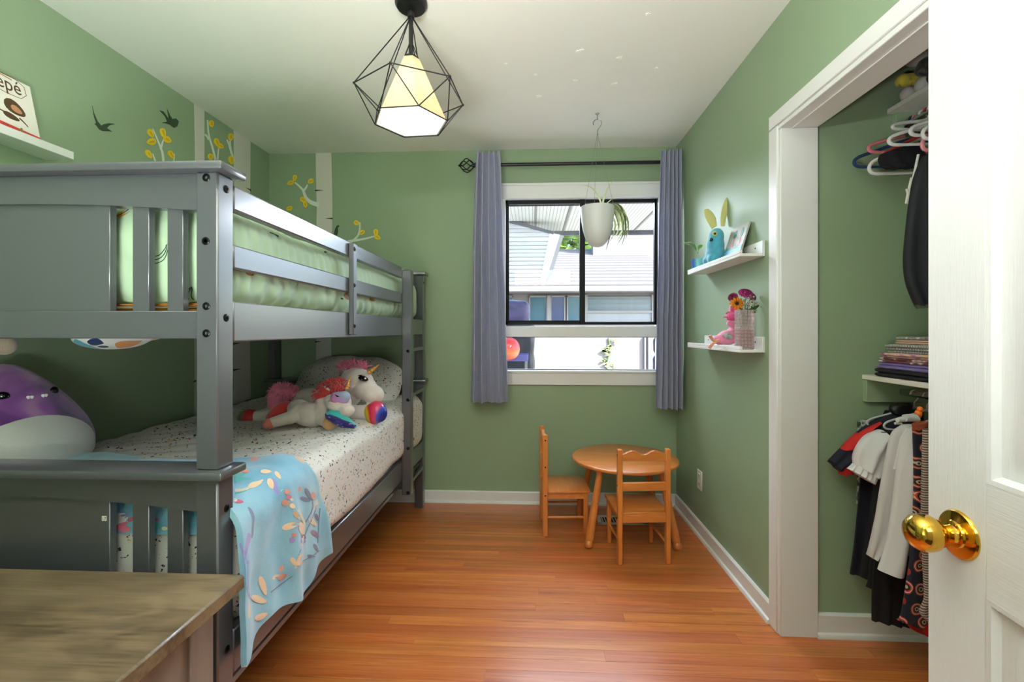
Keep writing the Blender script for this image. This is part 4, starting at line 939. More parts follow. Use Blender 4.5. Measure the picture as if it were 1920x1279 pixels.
# ------------------------------------------------------------------ curtain rod and curtains
RYp, RZ = 3.035, P(1090, 308, 3.03).z
rd = thing('curtain_rod', 'black metal curtain rod with twisted cage finial above the window', 'curtain rod', (.30, RYp, RZ))
rx0 = ony(900, 308, RYp).x
obj('rod', cyl((rx0, RYp, RZ), (XR - .012, RYp, RZ), .0115, 20), m_iron, rd)
fx = ony(876, 308, RYp).x
fin = obj('finial', join(lathe([(0, -.02), (.017, -.018), (.019, -.008), (.014, 0), (.0205, .008), (.0205, .016), (.013, .024), (.0125, .045), (0, .045)], 20, M=Matrix.Translation((fx + .068, RYp, RZ)) @ Matrix.Rotation(math.pi / 2, 4, 'Y')), ell((fx - .053, RYp, RZ), .008, None, 10, 8), cyl((fx + .04, RYp, RZ), (fx + .06, RYp, RZ), .010, 12)), m_iron, rd)
for k in range(6):
    pts = []
    for i in range(15):
        t = i / 14; a = k * math.pi / 3 + t * 1.9; r = .004 + .040 * math.sin(math.pi * t) ** .9; pts.append((fx - .050 + .098 * t, RYp + r * math.cos(a), RZ + r * math.sin(a)))
    obj('cage_wire', tube(pts, .0036, 6), m_iron, fin)
for x in (rx0 + .035, XR - .03): obj('bracket', join(bx(x - .008, x + .008, RYp, YB - .004, RZ - .018, RZ - .010, .002), bx(x - .014, x + .014, YB - .008, YB, RZ - .045, RZ + .03, .002), lathe([(.0118, -.008), (.016, -.008), (.016, .008), (.0118, .008)], 16, M=Matrix.Translation((x, RYp, RZ)) @ Matrix.Rotation(math.pi / 2, 4, 'Y'))), m_iron, rd)
def linen():
    t = NT('curtain_linen'); v = t.co(); a = t.noise(t.n('Mapping', {'Vector': v, 'Scale': (260, 260, 14)}).outputs[0], 1, 2); b2 = t.noise(t.n('Mapping', {'Vector': v, 'Scale': (20, 20, 420)}).outputs[0], 1, 2)
    f = t.math('ADD', t.math('MULTIPLY', a.outputs['Fac'], .3), t.math('MULTIPLY', b2.outputs['Fac'], .7))
    t.set(Base_Color=t.ramp(f, [(.2, (158, 161, 186)), (.8, (184, 187, 208))]), Roughness=.85, Sheen_Weight=.3); t.bump(f, .25, .001)
    tr = t.n('BsdfTranslucent', {'Color': lin((150, 156, 200))}); mx = t.n('MixShader', {0: .22, 1: t.b.outputs[0], 2: tr.outputs[0]})
    t.t.links.new(mx.outputs[0], t.t.nodes['Material Output'].inputs['Surface']); return t.m
m_cur = linen()
def curtain(t0, t1, b0, b1, zt, zb, folds, yc, amp, seed, side):
    def fn(u, v):
        k = v ** .7; x = (t0 + (b0 - t0) * k) * (1 - u) + (t1 + (b1 - t1) * k) * u; z = zt + (zb - zt) * v
        a = amp * (.75 + .35 * v) * (1 + .25 * math.sin(5 * u + seed)); ph = 2 * math.pi * folds * (u + .035 * math.sin(4 * u + seed) + .02 * math.sin(3 * v + seed))
        y = yc(v) + a * math.sin(ph) + .004 * nz(u * 6, v * 7, seed)
        x += .30 * (abs(b1 - b0) / folds) * math.sin(2 * ph) * .5 + .004 * nz(u * 3, v * 5, seed + 3)
        if v > .99: z += .004 * math.sin(ph * .5)
        return Vector((x, y, z))
    return grid(fn, 150, 60, .002)
f = lambda px, py, Y: ony(px, py, Y).x
cl = obj('curtain', curtain(f(895, 300, RYp), f(938, 300, RYp), f(882, 750, RYp), f(953, 750, RYp), P(915, 290, 3.03).z, P(915, 753, 3.03).z, 5, lambda v: RYp - .052, .034, 1, 0), m_cur, smooth=80)
tag(cl, 'blue grey linen curtain gathered at the left side of the window', 'curtain', 'linen curtains at the window')
cr = obj('curtain', curtain(f(1236, 300, RYp), .955, f(1227, 760, RYp - .05), .958, P(1262, 289, 3.0).z, P(1262, 763, 2.98).z, 5, lambda v: RYp - .052 - .03 * v, .032, 4, 0), m_cur, smooth=80)
tag(cr, 'blue grey linen curtain at the right side of the window by the corner', 'curtain', 'linen curtains at the window')
# ------------------------------------------------------------------ hanging planter
pdp = 2.62; pc = P(1120, 425, pdp)
m_pot = paint('planter_white', (214, 215, 214), .45, .02, .03)
pt_ = thing('hanging_planter', 'white planter with a spider plant hanging in front of the window', 'planter', tuple(P(1120, 463, pdp)))
zt, zb = P(1120, 389, pdp).z, P(1120, 463, pdp).z; h = zt - zb
pp_ = [(0, 0), (.018, .001), (.036, .007), (.057, .028), (.073, .062), (.084, .102), (.091, .150), (.095, .19), (.0975, .215), (.0985, .226), (.093, .226), (.090, .205), (0, .20)]
obj('pot', lathe([(r, zb + z * h / .226) for r, z in pp_], 40, (pc.x, pc.y, 0)), m_pot, pt_, smooth=50)
obj('soil', lathe([(0, zt - .020), (.088, zt - .022), (0, zt - .014)], 24, (pc.x, pc.y, 0)), paint('soil', (60, 46, 36), .95), pt_)
hk = onz(1121, 203, ZC); hk = Vector((pc.x, pc.y, ZC)); zh = P(1121, 238, pdp).z
m_wire = paint('steel_wire', (150, 150, 146), .35, 0, 0, metal=.8)
z1 = ZC - .012
hook_pts = [(pc.x, pc.y, ZC), (pc.x, pc.y, ZC - .03)] + [tuple(p) for p in arc((pc.x + .0, pc.y, ZC - .058), .026, 90, -60, 10)] 
hook_pts = [(pc.x, pc.y, ZC + .001), (pc.x, pc.y, ZC - .03), (pc.x - .012, pc.y, ZC - .042), (pc.x - .020, pc.y, ZC - .056)]
sc_ = [(pc.x - .022, pc.y, ZC - .066), (pc.x - .024, pc.y, ZC - .052), (pc.x - .014, pc.y, ZC - .038), (pc.x + .002, pc.y, ZC - .033), (pc.x + .019, pc.y, ZC - .040), (pc.x + .024, pc.y, ZC - .058), (pc.x + .014, pc.y, ZC - .078), (pc.x + .003, pc.y, ZC - .094), (pc.x + .001, pc.y, ZC - .120)]
hko = obj('ceiling_hook', join(tube([(pc.x, pc.y, ZC + .001), (pc.x, pc.y, ZC - .036)], .0022, 8), lathe([(0, ZC - .006), (.009, ZC - .005), (.011, ZC), (0, ZC)], 16, (pc.x, pc.y, 0)), tube(resample(sc_, 24), .0021, 8)), m_wire)
tag(hko, 'small wire hook in the ceiling holding the white planter', 'hook')
for a in (95, 215, 335):
    a = math.radians(a); e = Vector((pc.x + .0955 * math.cos(a), pc.y + .0955 * math.sin(a), zt - .004)); obj('string', tube([(pc.x + .001, pc.y, ZC - .118), e], .0008, 5), m_wire, pt_)
obj('string_loop', tube(resample([(pc.x + .001, pc.y, ZC - .112), (pc.x + .004, pc.y, ZC - .12), (pc.x + .001, pc.y, ZC - .126), (pc.x - .002, pc.y, ZC - .12)], 10), .0012, 5, closed=True), m_wire, pt_)
def leaf(pts, w_, parent, mat, name='leaf', up=(0, -1, 0), n=14, prof=None):
    pts = resample(pts, n); bm = bmesh.new(); prev = None
    for i, p in enumerate(pts):
        t = (pts[min(i + 1, n)] - pts[max(i - 1, 0)]).normalized(); s = t.cross(Vector(up)); s = s.normalized() if s.length > 1e-5 else Vector((1, 0, 0)); nn = s.cross(t)
        k = i / n; ww = w_ * (prof(k) if prof else min(1, k * 5 + .45) * (1 - k ** 2.5)) * .5 + .0004
        R_ = [bm.verts.new(p - s * ww), bm.verts.new(p + nn * ww * .35), bm.verts.new(p + s * ww)]
        if prev:
            for a in (0, 1): bm.faces.new((prev[a], prev[a + 1], R_[a + 1], R_[a]))
        prev = R_
    bmesh.ops.solidify(bm, geom=bm.faces[:], thickness=.0007)
    return obj(name, bm, mat, parent, smooth=60)
m_spl = blotch('spider_pale', [(196, 206, 160), (222, 226, 196)], 9, .5, bump=0); m_spd = stripes('spider_striped', (84, 104, 62), (190, 196, 150), 0, 120, .45, .5); m_spg = blotch('spider_olive', [(92, 104, 66), (150, 152, 100)], 8, .5, bump=0)
S = lambda q, dd=0: [P(x, y, pdp + dd) for x, y in q]
leaf(S([(1128, 392), (1126, 378), (1118, 362), (1106, 350), (1086, 346)]), .010, pt_, m_spl)
leaf(S([(1129, 392), (1132, 372), (1139, 354), (1151, 338)], -.02), .010, pt_, m_spl)
leaf(S([(1130, 390), (1137, 382), (1144, 376), (1151, 369)], .03), .006, pt_, m_spl)
random.seed(21)
for i in range(16):
    x1 = random.uniform(1158, 1180); y1 = random.uniform(425, 462); x0 = random.uniform(1136, 1148); top = random.uniform(382, 392)
    dd = random.uniform(-.03, .05)
    leaf(S([(x0, 391), ((x0 + x1) / 2 - 2, top), (x1 - 7, top + 10), (x1, (top + y1) / 2 + 6), (x1 - random.uniform(0, 16), y1)], dd), random.uniform(.009, .014), pt_, random.choice((m_spd, m_spg, m_spl)))
leaf(S([(1144, 405), (1148, 420), (1143, 445), (1136, 470)], -.02), .009, pt_, m_spg); leaf(S([(1146, 402), (1154, 420), (1150, 440), (1144, 452)], .01), .009, pt_, m_spd)
# ------------------------------------------------------------------ picture ledges on the right wall
def ledge(label, z, y0, y1, lip=.026, back=.066, dp=.105, lipend=.0):
    g = thing('picture_ledge', label, 'shelf', (XR - dp / 2, (y0 + y1) / 2, z), 'white picture ledges on the right wall')
    obj('back_board', bx(XR - .012, XR, y0, y1, z, z + back, .0015), m_white, g); obj('shelf_board', bx(XR - dp, XR - .0118, y0, y1, z, z + .012, .0015), m_white, g)
    obj('front_lip', bx(XR - dp, XR - dp + .012, y0, y1, z + .0118, z + lip, .0015), m_white, g)
    for y in (y0 + .06, y1 - .06): obj('screw', disc((XR - .012, y, z + back * .65), (-1, 0, 0), .004, .001, 10), m_bolt, g)
ledge('white picture ledge on the right wall holding the blue plush', 1.503, 1.955, 2.60)
ledge('white picture ledge on the right wall holding the flower vase', 1.097, 1.955, 2.60)
LZ1, LZ2 = 1.515, 1.109; SX = XR - .058
# potted seedling
q = onx(1308, 490, SX); pot = thing('potted_seedling', 'tiny leafy seedling in a blue pot on the upper right ledge', 'plant pot', (SX, q.y, LZ1))
obj('pot', lathe([(0, LZ1), (.026, LZ1), (.028, LZ1 + .004), (.034, LZ1 + .072), (.031, LZ1 + .072), (.029, LZ1 + .062), (0, LZ1 + .06)], 28, (SX, q.y, 0)), rainbow('pot_blue', [(120, 200, 210), (44, 86, 190), (36, 64, 168), (52, 130, 190)], 1, .3), pot, smooth=50)
obj('soil', lathe([(0, LZ1 + .064), (.0285, LZ1 + .062), (0, LZ1 + .068)], 16, (SX, q.y, 0)), m_dark, pot)
dq = q.y * _c - SX * _s; m_lf = blotch('seedling_green', [(104, 156, 84), (150, 190, 110)], 20, .5, bump=0)
lp = lambda k: math.sin(math.pi * min(1, max(0, (k - .25) / .75))) ** .7 * 1.0 + .08
leaf([P(x, y, dq) for x, y in ((1308, 476), (1304, 468), (1298, 461), (1286, 458))], .030, pot, m_lf, prof=lp, up=(0, -.4, 1))
leaf([P(x, y, dq) for x, y in ((1309, 476), (1304, 464), (1296, 455), (1277, 457))], .026, pot, m_lf, prof=lp, up=(0, -.4, 1))
leaf([P(x, y, dq) for x, y in ((1309, 476), (1310, 466), (1313, 462), (1317, 460))], .018, pot, m_lf, prof=lp, up=(0, -1, .3))
# blue plush with tall yellow ears
q = onx(1341, 460, SX); dq = q.y * _c - SX * _s; k_ = dq / F
bpz = thing('plush_bird', 'fluffy turquoise plush creature with tall yellow ears on the upper right ledge', 'plush toy', (SX, q.y, LZ1))
m_turq = plush('turquoise_plush', (78, 172, 200), .08); m_earf = plush('ear_yellow', (208, 204, 130))
parts = [ell((SX, q.y, LZ1 + .055), (.046, .060, .056)), ell((SX, q.y, LZ1 + .10), (.042, .052, .06)), ell((SX + .002, q.y - .008, LZ1 + .145), (.036, .044, .044)), ell((SX - .02, q.y + .03, LZ1 + .03), (.03, .03, .03)), ell((SX - .02, q.y - .03, LZ1 + .03), (.03, .03, .03))]
random.seed(4)
obj('body', fuse(join(*parts), .006, 4), m_turq, bpz, smooth=80)
for A_, B_ in ((((1335, 430), (1324, 412), (1320, 400), (1321, 393), (1326, 392)), ((1344, 424), (1342, 410), (1337, 400), (1331, 394), (1327, 392))), (((1351, 424), (1351, 405), (1354, 388), (1359, 375), (1362, 371)), ((1359, 424), (1362, 405), (1365, 390), (1365, 378), (1363.5, 371)))):
    obj('ear', cloth([P(x, y, dq) for x, y in A_], [P(x, y, dq) for x, y in B_], .010, 1, .001, 18, 10, 1), m_earf, bpz, smooth=80)
fdn = (P(1333, 440, dq) - EYE).normalized() * -1
obj('eye_patch', ell(P(1340, 438, dq - .044), (.013, .006, .013)), m_earf, bpz); obj('eye', ell(P(1340.5, 438, dq - .050), (.0055, .004, .0055)), m_eye, bpz)
obj('beak', lathe([(.009, 0), (.006, .009), (0, .018)], 10, M=Matrix.Translation(P(1334, 449, dq - .036)) @ Vector((-.75, -.5, -.55)).to_track_quat('Z', 'Y').to_matrix().to_4x4()), paint('beak_dark', (44, 44, 58), .5), bpz)
# picture book leaning behind it
def leaning(y0, y1, z0, h, xb, xt, th, mats, label, name='picture_book', cat='book'):
    g = thing(name, label, cat, (xb, (y0 + y1) / 2, z0)); return g
bkM = Matrix.Translation((XR - .060, 2.07, LZ1)) @ Matrix.Rotation(math.radians(17), 4, 'Y')       # local: x out of the cover, y along the ledge, z up the cover
bk = thing('picture_card', 'small hardcover picture book with two pink trees leaning behind the turquoise plush', 'book', (XR - .06, 2.13, LZ1))
bw, bh = .185, .170
obj('cover', xf(bx(0, .008, 0, bw, 0, bh, .0012), bkM), paint('cover_greige', (172, 170, 160), .5, .05), bk)
pr = lambda poly, mat, nm, o=.0: obj(nm, xf(prism(poly, 'x', -.0006 - o, .001), bkM), mat, bk, smooth=0)
pr([(0.002, .002), (bw - .002, .002), (bw - .002, .060), (.002, .050)], paint('cover_blue', (58, 168, 204), .5), 'printed_ground')
pr([(0.002, .050), (bw - .002, .060), (bw - .002, .074), (.10, .066), (.002, .064)], paint('cover_teal', (84, 150, 130), .5), 'printed_grass', .0002)
for yy in (.045, .115):
    pr([(yy - .010, .062), (yy + .008, .062), (yy + .004, .125), (yy - .004, .125)], paint('cover_pink', (206, 120, 116), .5), 'printed_trunk', .0004)
    pr(leafpoly(yy, .132, .042, .028, 90), paint('cover_leaf', (52, 130, 112), .5), 'printed_crown', .0006)
# lower ledge: glass vase of flowers, pink plush
q = onx(1396, 640, SX); VX, VY = SX, q.y; dq = VY * _c - VX * _s
t = NT('vase_glass'); t.set(Base_Color=(.92, .80, .80, 1), Roughness=.04, Transmission_Weight=.75, IOR=1.3, Specular_IOR_Level=.8); m_vg = t.m
vs = thing('flower_vase', 'square patterned glass vase of mixed flowers on the lower right ledge', 'vase', (VX, VY, LZ2))
hw = .029; bms = [bx(VX - hw, VX + hw, VY - hw, VY + hw, LZ2, LZ2 + .172, .004, 2)]
obj('vase', bms[0], m_vg, vs)
fac = []
for i in range(4):
    for j in range(11):
        c = -hw + (i + .5) * (2 * hw / 4); z = LZ2 + .008 + (j + .5) * .0148
        fac.append(bx(VX + c - .0058, VX + c + .0058, VY - hw - .0022, VY - hw + .001, z - .006, z + .006, .002))
        fac.append(bx(VX - hw - .0022, VX - hw + .001, VY + c - .0058, VY + c + .0058, z - .006, z + .006, .002))
obj('glass_facets', join(*fac), m_vg, vs, kind='stuff')
obj('pink_water', bx(VX - hw + .004, VX + hw - .004, VY - hw + .004, VY + hw - .004, LZ2 + .006, LZ2 + .085, .002), paint('pink_water', (206, 112, 120), .2, .1, 0), vs)
m_stem = paint('stem_green', (70, 100, 52), .6)
V = lambda x, y, dd=0: P(x, y, dq + dd)
def bloom(px, py, dd, r, mat, n, centre, cr, face=(-.3, -1, .25), lay=1, wid=.55, name='flower'):
    c = V(px, py, dd); N = Vector(face).normalized(); a_, b_ = frame_of(N); root = None
    fl = obj(name, lathe([(0, -.003), (cr, -.001), (cr * .8, cr * .5), (0, cr * .75)], 14, M=Matrix.Translation(c) @ N.to_track_quat('Z', 'Y').to_matrix().to_4x4()), centre)
    fl.parent = vs; fl.location = fl.location - Vector(ORG[vs.name]); 
    for L_ in range(lay):
        rr = r * (1 - .28 * L_)
        for k in range(n):
            a = 2 * math.pi * (k + .5 * L_) / n; dirv = a_ * math.cos(a) + b_ * math.sin(a)
            pts = resample([c + dirv * cr * .6, c + dirv * rr * .55 + N * (.004 + .004 * L_), c + dirv * rr - N * .002], 5); bm = bmesh.new(); prev = None; s = dirv.cross(N)
            for i, p in enumerate(pts):
                w_ = rr * wid * math.sin(math.pi * (.18 + .74 * i / 5)) * .5; R_ = [bm.verts.new(p - s * w_), bm.verts.new(p - N * .001), bm.verts.new(p + s * w_)]
                if prev: [bm.faces.new((prev[j], prev[j + 1], R_[j + 1], R_[j])) for j in (0, 1)]
                prev = R_
            bmesh.ops.solidify(bm, geom=bm.faces[:], thickness=.0006)
            me = bpy.data.meshes.new('petal'); bm.to_mesh(me); bm.free(); me.materials.append(mat); me.shade_smooth(); me.transform(Matrix.Translation(-ORG[fl.name]))
            o = bpy.data.objects.new('petal', me); COL.objects.link(o); o.parent = fl; ORG[o.name] = ORG[fl.name]
    obj('stem', tube(resample([c - N * .004, c.lerp(Vector((VX, VY, LZ2 + .17)), .6) + Vector((0, 0, -.004)), Vector((VX + random.uniform(-.012, .012), VY + random.uniform(-.012, .012), LZ2 + .10))], 8), .0018, 6), m_stem, vs)
m_or = paint('petal_orange', (238, 158, 30), .6); m_mg = paint('petal_magenta', (196, 60, 138), .6, .08); m_dp = paint('petal_rose', (176, 66, 108), .6, .08); m_bc = paint('flower_centre', (40, 24, 20), .8); m_mv = paint('petal_mauve', (170, 100, 128), .7, .08)
bloom(1382, 569, -.030, .030, m_or, 11, m_bc, .008, (-.25, -1, .25), 1, .42)
bloom(1398, 549, -.005, .030, m_mg, 16, m_bc, .007, (-.1, -.7, .7), 3, .6)
bloom(1374, 557, .01, .022, m_dp, 14, m_bc, .006, (-.6, -.7, .4), 3, .6)
bloom(1411, 556, -.005, .021, m_mv, 14, m_bc, .006, (.3, -.9, .4), 3, .6)
random.seed(5); bms = []
for i in range(70):
    c = V(random.gauss(1408, 9), random.gauss(570, 7), random.uniform(-.03, .02)); bms.append(ell(c, random.uniform(.0022, .0040), None, 6, 5))
ff = obj('filler_blossom', join(*bms), blotch('filler_beige', [(186, 176, 150), (110, 116, 80), (210, 200, 180)], 60, .8, bump=0), vs, kind='stuff')
for x, y in ((1404, 575), (1412, 572), (1398, 572), (1416, 566)): obj('stem', tube(resample([V(x, y, -.01), V((x + 1396) / 2, 582, -.005), Vector((VX, VY, LZ2 + .10))], 6), .0014, 5), m_stem, vs)
for q2 in (((1392, 582), (1384, 574), (1376, 574)), ((1402, 582), (1414, 578), (1424, 572)), ((1398, 580), (1410, 584), (1418, 586))):
    leaf([V(x, y, -.012) for x, y in q2], .014, vs, m_stem, prof=lambda k: math.sin(math.pi * (.1 + .88 * k)))
q = onx(1362, 632, SX); dq2 = q.y * _c - SX * _s; W2 = lambda x, y, dd=0: P(x, y, dq2 + dd)
pk = thing('plush_bird', 'pink plush bird with orange feet beside the vase on the lower right ledge', 'plush toy', (SX, q.y, LZ2))
m_hot = plush('hot_pink_plush', (230, 88, 150), .08); m_lpk = plush('light_pink_plush', (236, 140, 176), .06)
obj('body', fuse(join(ell(W2(1364, 633), (.044, .042, .036)), ell(W2(1376, 628, .01), (.036, .04, .042)), ell(W2(1350, 637, 0), (.03, .03, .026))), .005, 4), m_lpk, pk, smooth=80)
obj('head', fuse(join(ell(W2(1372, 594), (.027, .028, .022)), ell(W2(1376, 578), (.021, .022, .020))), .005, 3), m_hot, pk, smooth=80)
obj('tuft', tuft([W2(1366, 596), W2(1374, 590), W2(1380, 580)], .02, 120, .3, .022, 3, .003), m_hot, pk)
obj('wing', fuse(join(ell(W2(1362, 629, -.040), (.022, .009, .014)), ell(W2(1368, 633, -.040), (.014, .009, .012))), .004, 3), blotch('grey_wing', [(130, 140, 136), (180, 190, 186), (206, 120, 160)], 50, .8), pk, smooth=80)
for pts in (((1349, 637), (1340, 640), (1334, 634), (1331, 629)), ((1349, 639), (1340, 642), (1333, 648), (1330, 653))):
    pq = resample([W2(x, y, -.045) for x, y in pts], 8); obj('foot', tube(pq, [(.006 + .008 * (i / 8) * (1.25 - (i / 8)), .005 + .003 * i / 8) for i in range(9)], 10), plush('peach_plush', (222, 150, 122)), pk, smooth=80)
obj('neck', fuse(join(ell(W2(1372, 606), (.024, .022, .018)), ell(W2(1377, 618), (.018, .018, .026))), .004, 3), m_lpk, pk, smooth=80)
# ------------------------------------------------------------------ ledge and book on the left wall
lz = 1.842
g = thing('wall_shelf', 'white floating shelf high on the left wall above the bunk', 'shelf', (XL + .055, 1.35, lz))
obj('shelf_board', bx(XL, XL + .112, 1.02, 1.66, lz, lz + .030, .0015), m_white, g)
obj('back_board', bx(XL, XL + .012, 1.02, 1.66, lz + .0298, lz + .05, .0015), m_white, g)
bt = lz + .0305
# book stands on the shelf, tilted back on the wall; local: x along the cover, y up the cover, z out of it
e0 = onx(70, 252, XL + .075); e1 = onx(55, 163, XL + .02)
lean = math.atan2(.055, .26)
bkM = Matrix.Translation((XL + .074, 1.578, bt)) @ Matrix(((0, 0, 1, 0), (1, 0, 0, 0), (0, 1, 0, 0), (0, 0, 0, 1))) @ Matrix.Rotation(-lean, 4, 'X')
book = thing('picture_book', 'white picture book with a red band standing on the shelf over the bunk', 'book', (XL + .06, 1.36, bt))
m_cover = paint('book_cover', (236, 230, 220), .45, .02, 0); m_brown = paint('book_brown', (84, 58, 34), .6, .05, 0); m_tan = paint('book_tan', (190, 138, 96), .6, .05, 0); m_redp = paint('book_red', (206, 60, 50), .5, 0, 0); m_olive = paint('book_olive', (130, 128, 60), .6)
BW, BH = .200, .212
obj('cover', xf(bx(-BW, 0, 0, BH, -.004, 0, .001), bkM), m_cover, book); obj('pages', xf(bx(-BW + .003, -.003, .003, BH - .003, -.012, -.0038, 0), bkM), m_white, book)
pb = lambda poly, mat, nm, o=0: obj(nm, xf(prism(poly, 'z', -.0002, .0005 + o), bkM), mat, book, smooth=0)
text3d('P\u00e9p\u00e9', .070, bkM @ Matrix.Translation((-.142, .158, .0002)) @ Matrix.Diagonal((.78, 1, 1, 1)), m_brown, book, 'title')
pb(leafpoly(-.068, .098, .068, .050, -25), m_brown, 'printed_figure'); pb(leafpoly(-.064, .094, .036, .024, -22), m_tan, 'printed_face', .0003)
pb(leafpoly(-.085, .060, .05, .022, -10), m_brown, 'printed_body'); pb(stroke([(-.06, .066), (-.045, .054), (-.036, .044)], .006, .003), m_brown, 'printed_limb'); pb(stroke([(-.10, .066), (-.118, .07), (-.14, .078)], .006, .003), m_brown, 'printed_limb')
pb([(-BW, .020), (-.0, .010), (-.0, .020), (-BW, .034)], m_redp, 'printed_band')
for x, y in ((-.062, .022), (-.046, .012), (-.022, .006)): pb(leafpoly(x, y, .018, .009, 70), m_olive, 'printed_leaf', .0004)
pb(stroke([(-.150, .205), (-.075, .215), (-.028, .205), (-.020, .168), (-.05, .142), (-.10, .148), (-.125, .138)], .0016, .0016), m_brown, 'printed_line', .0002)
pb(stroke([(-.165, .214), (-.11, .209), (-.06, .203)], .005, .004), m_tan, 'subtitle')
# ------------------------------------------------------------------ closet shelves
m_shelf = paint('closet_shelf', (226, 222, 214), .4)
sl = thing('closet_shelf', 'white lower closet shelf holding the folded clothes', 'shelf', (1.5, 1.1, 1.0), 'closet shelves')
SXF = 1.278; LSZ = 1.020
obj('board', bx(SXF, CX1, .26, OY1 - .001, LSZ - .019, LSZ, .002), m_shelf, sl)
obj('cleat', bx(SXF + .004, CX1, OY1 - .022, OY1, LSZ - .105, LSZ - .0188, .002), m_green, sl, label='green painted cleat')
su = thing('closet_shelf', 'white upper closet shelf near the closet ceiling', 'shelf', (1.55, 1.1, 2.03), 'closet shelves')
USX, USZ = 1.372, 2.028
obj('board', bx(USX, CX1, .26, OY1 - .001, USZ, USZ + .020, .002), m_shelf, su); obj('cleat', bx(USX + .02, CX1, OY1 - .02, OY1, USZ - .06, USZ + .0002, .002), m_green, su, label='green painted cleat')
m_chrome = paint('chrome', (200, 200, 200), .15, 0, 0, metal=1)
RX1, RZ1, RX2, RZ2 = 1.415, .955, 1.43, 1.985
r1 = obj('closet_rod', cyl((RX1, .25, RZ1), (RX1, OY1 - .001, RZ1), .013, 16), m_chrome); tag(r1, 'chrome hanging rod under the lower closet shelf', 'closet rod')
r2 = obj('closet_rod', cyl((RX2, .25, RZ2), (RX2, OY1 - .001, RZ2), .013, 16), m_chrome); tag(r2, 'chrome hanging rod under the upper closet shelf', 'closet rod')
# ------------------------------------------------------------------ folded clothes
def folded(label, x0, x1, y0, y1, z0, h, mat, layers=2, seed=0, name='folded_shirt', cat='clothing', grp='folded clothes on the lower closet shelf'):
    g = thing(name, label, cat, ((x0 + x1) / 2, (y0 + y1) / 2, z0), grp); hh = h / layers
    for i in range(layers):
        j = random.uniform(-.006, .006)
        obj('fold', cushion(x0 + j, x1, y0 + j, y1 - abs(j), z0 + i * hh, z0 + (i + 1) * hh + .0004, (hh * .9, hh * .9, hh * .5), .014, lambda p, n, s=seed + i: Vector((0, 0, .0012 * nz(p.x * 20, p.y * 20, s))) + Vector((n.x, n.y, 0)) * .003 * nz(p.x * 14, p.y * 14, s)), mat, g, smooth=80)
random.seed(9)
m_navy = paint('black_jersey', (18, 19, 26), .9, .05, .2, 200); m_purpf = blotch('purple_felt', [(96, 76, 140), (128, 104, 172)], 14)
m_wine = blotch('wine_floral', [(90, 20, 36), (98, 24, 40), (92, 22, 38), (214, 190, 186)], 30, detail=1); m_pinkf = blotch('pink_floral', [(206, 178, 80), (226, 178, 172), (228, 184, 178), (170, 90, 140)], 16, detail=1)
m_bw = stripes('black_white_knit', (32, 32, 36), (204, 202, 198), 1, 150, .42); m_lace = spots('grey_print', (150, 144, 138), [(50, 48, 50), (220, 214, 206)], 130, .5); m_peach = paint('peach_jersey', (214, 172, 152), .85, .04, .2, 200)
def zat(py): return P(1700, py, 1.66).z
zz = LSZ + .0005; yb2, yf2 = 1.775, 1.50
def sx(px, Y=1.72): return ony(px, 700, Y).x
seq = [('black folded sweater at the bottom of the clothes stack', sx(1656), .030, m_navy, 2), ('purple fleece folded on the black sweater', sx(1661), .022, m_purpf, 2), ('dark red floral top folded below the pink floral one', sx(1666), .018, m_wine, 2), ('pink floral top folded under the striped knits', sx(1667), .017, m_pinkf, 2),
       ('black and white striped knit, lowest of the three in the stack', sx(1681), .011, m_bw, 1), ('black and white striped knit, middle of the three in the stack', sx(1677), .010, m_bw, 1), ('black and white striped knit, topmost of the three in the stack', sx(1677), .011, m_bw, 1), ('peach top folded above the striped knits', sx(1697), .016, m_peach, 2), ('grey printed top at the top of the clothes stack', sx(1698), .012, m_lace, 1)]
for lb, x0, h, mt_, n_ in seq: folded(lb, x0, 1.60, 1.50, 1.772, zz, h, mt_, n_, int(x0 * 1000)); zz += h
# upper shelf bundles
m_gw = paint('grey_white_fleece', (196, 192, 190), .9, .04, .3, 160); m_plaid = blotch('dark_plaid', [(24, 28, 24), (60, 62, 52), (30, 34, 30), (90, 86, 70)], 30, detail=3)
m_yel = blotch('yellow_black', [(206, 190, 60), (196, 180, 70), (40, 40, 34)], 24); m_multi = blotch('multicolour_knit', [(36, 70, 110), (120, 40, 44), (190, 150, 120), (50, 60, 60)], 20)
def roll(label, x0, y0, z, r, L_, mat, name='rolled_sock', cat='clothing', grp='rolled clothes on the upper closet shelf', deep=None):
    o = obj(name, cushion(x0, x0 + L_, y0 - r, y0 + r, z, z + 2 * r, (r * .8, r, r), r * .28, lambda p, n: n * (.10 * r * nz(p.x * 40, p.y * 40, p.z * 40))), mat, smooth=80); tag(o, label, cat, grp); return o
uz = USZ + .0205
for i, (lb, y0, mt_) in enumerate((('white socks rolled up, nearest the far closet wall', 1.765, m_gw), ('white socks rolled up beside the brown ones', 1.700, m_gw), ('brown socks rolled between the white ones', 1.648, paint('brown_sock', (74, 50, 40), .9)), ('white socks rolled up nearest the door', 1.590, m_gw))):
    roll(lb, USX + .004, y0, uz, .026, .12, mt_)
roll('dark patterned garment bundled on the rolled socks', USX + .002, 1.69, uz + .053, .030, .2, m_plaid, 'bundled_garment')
roll('yellow and black hat at the front of the upper closet shelf', USX - .012, 1.765, uz + .0535, .0235, .10, m_yel, 'knit_hat')
roll('dark grey scarf bundled near the closet opening head', USX + .004, 1.62, uz + .0535, .028, .2, m_plaid, 'knit_scarf')
roll('plump grey white cushion on the upper closet shelf', USX + .004, 1.735, uz + .1145, .046, .18, m_gw, 'small_cushion', 'cushion')
roll('red and blue knitted bundle beside the grey cushion', USX + .002, 1.635, uz + .1115, .040, .2, m_multi, 'knitted_bundle')
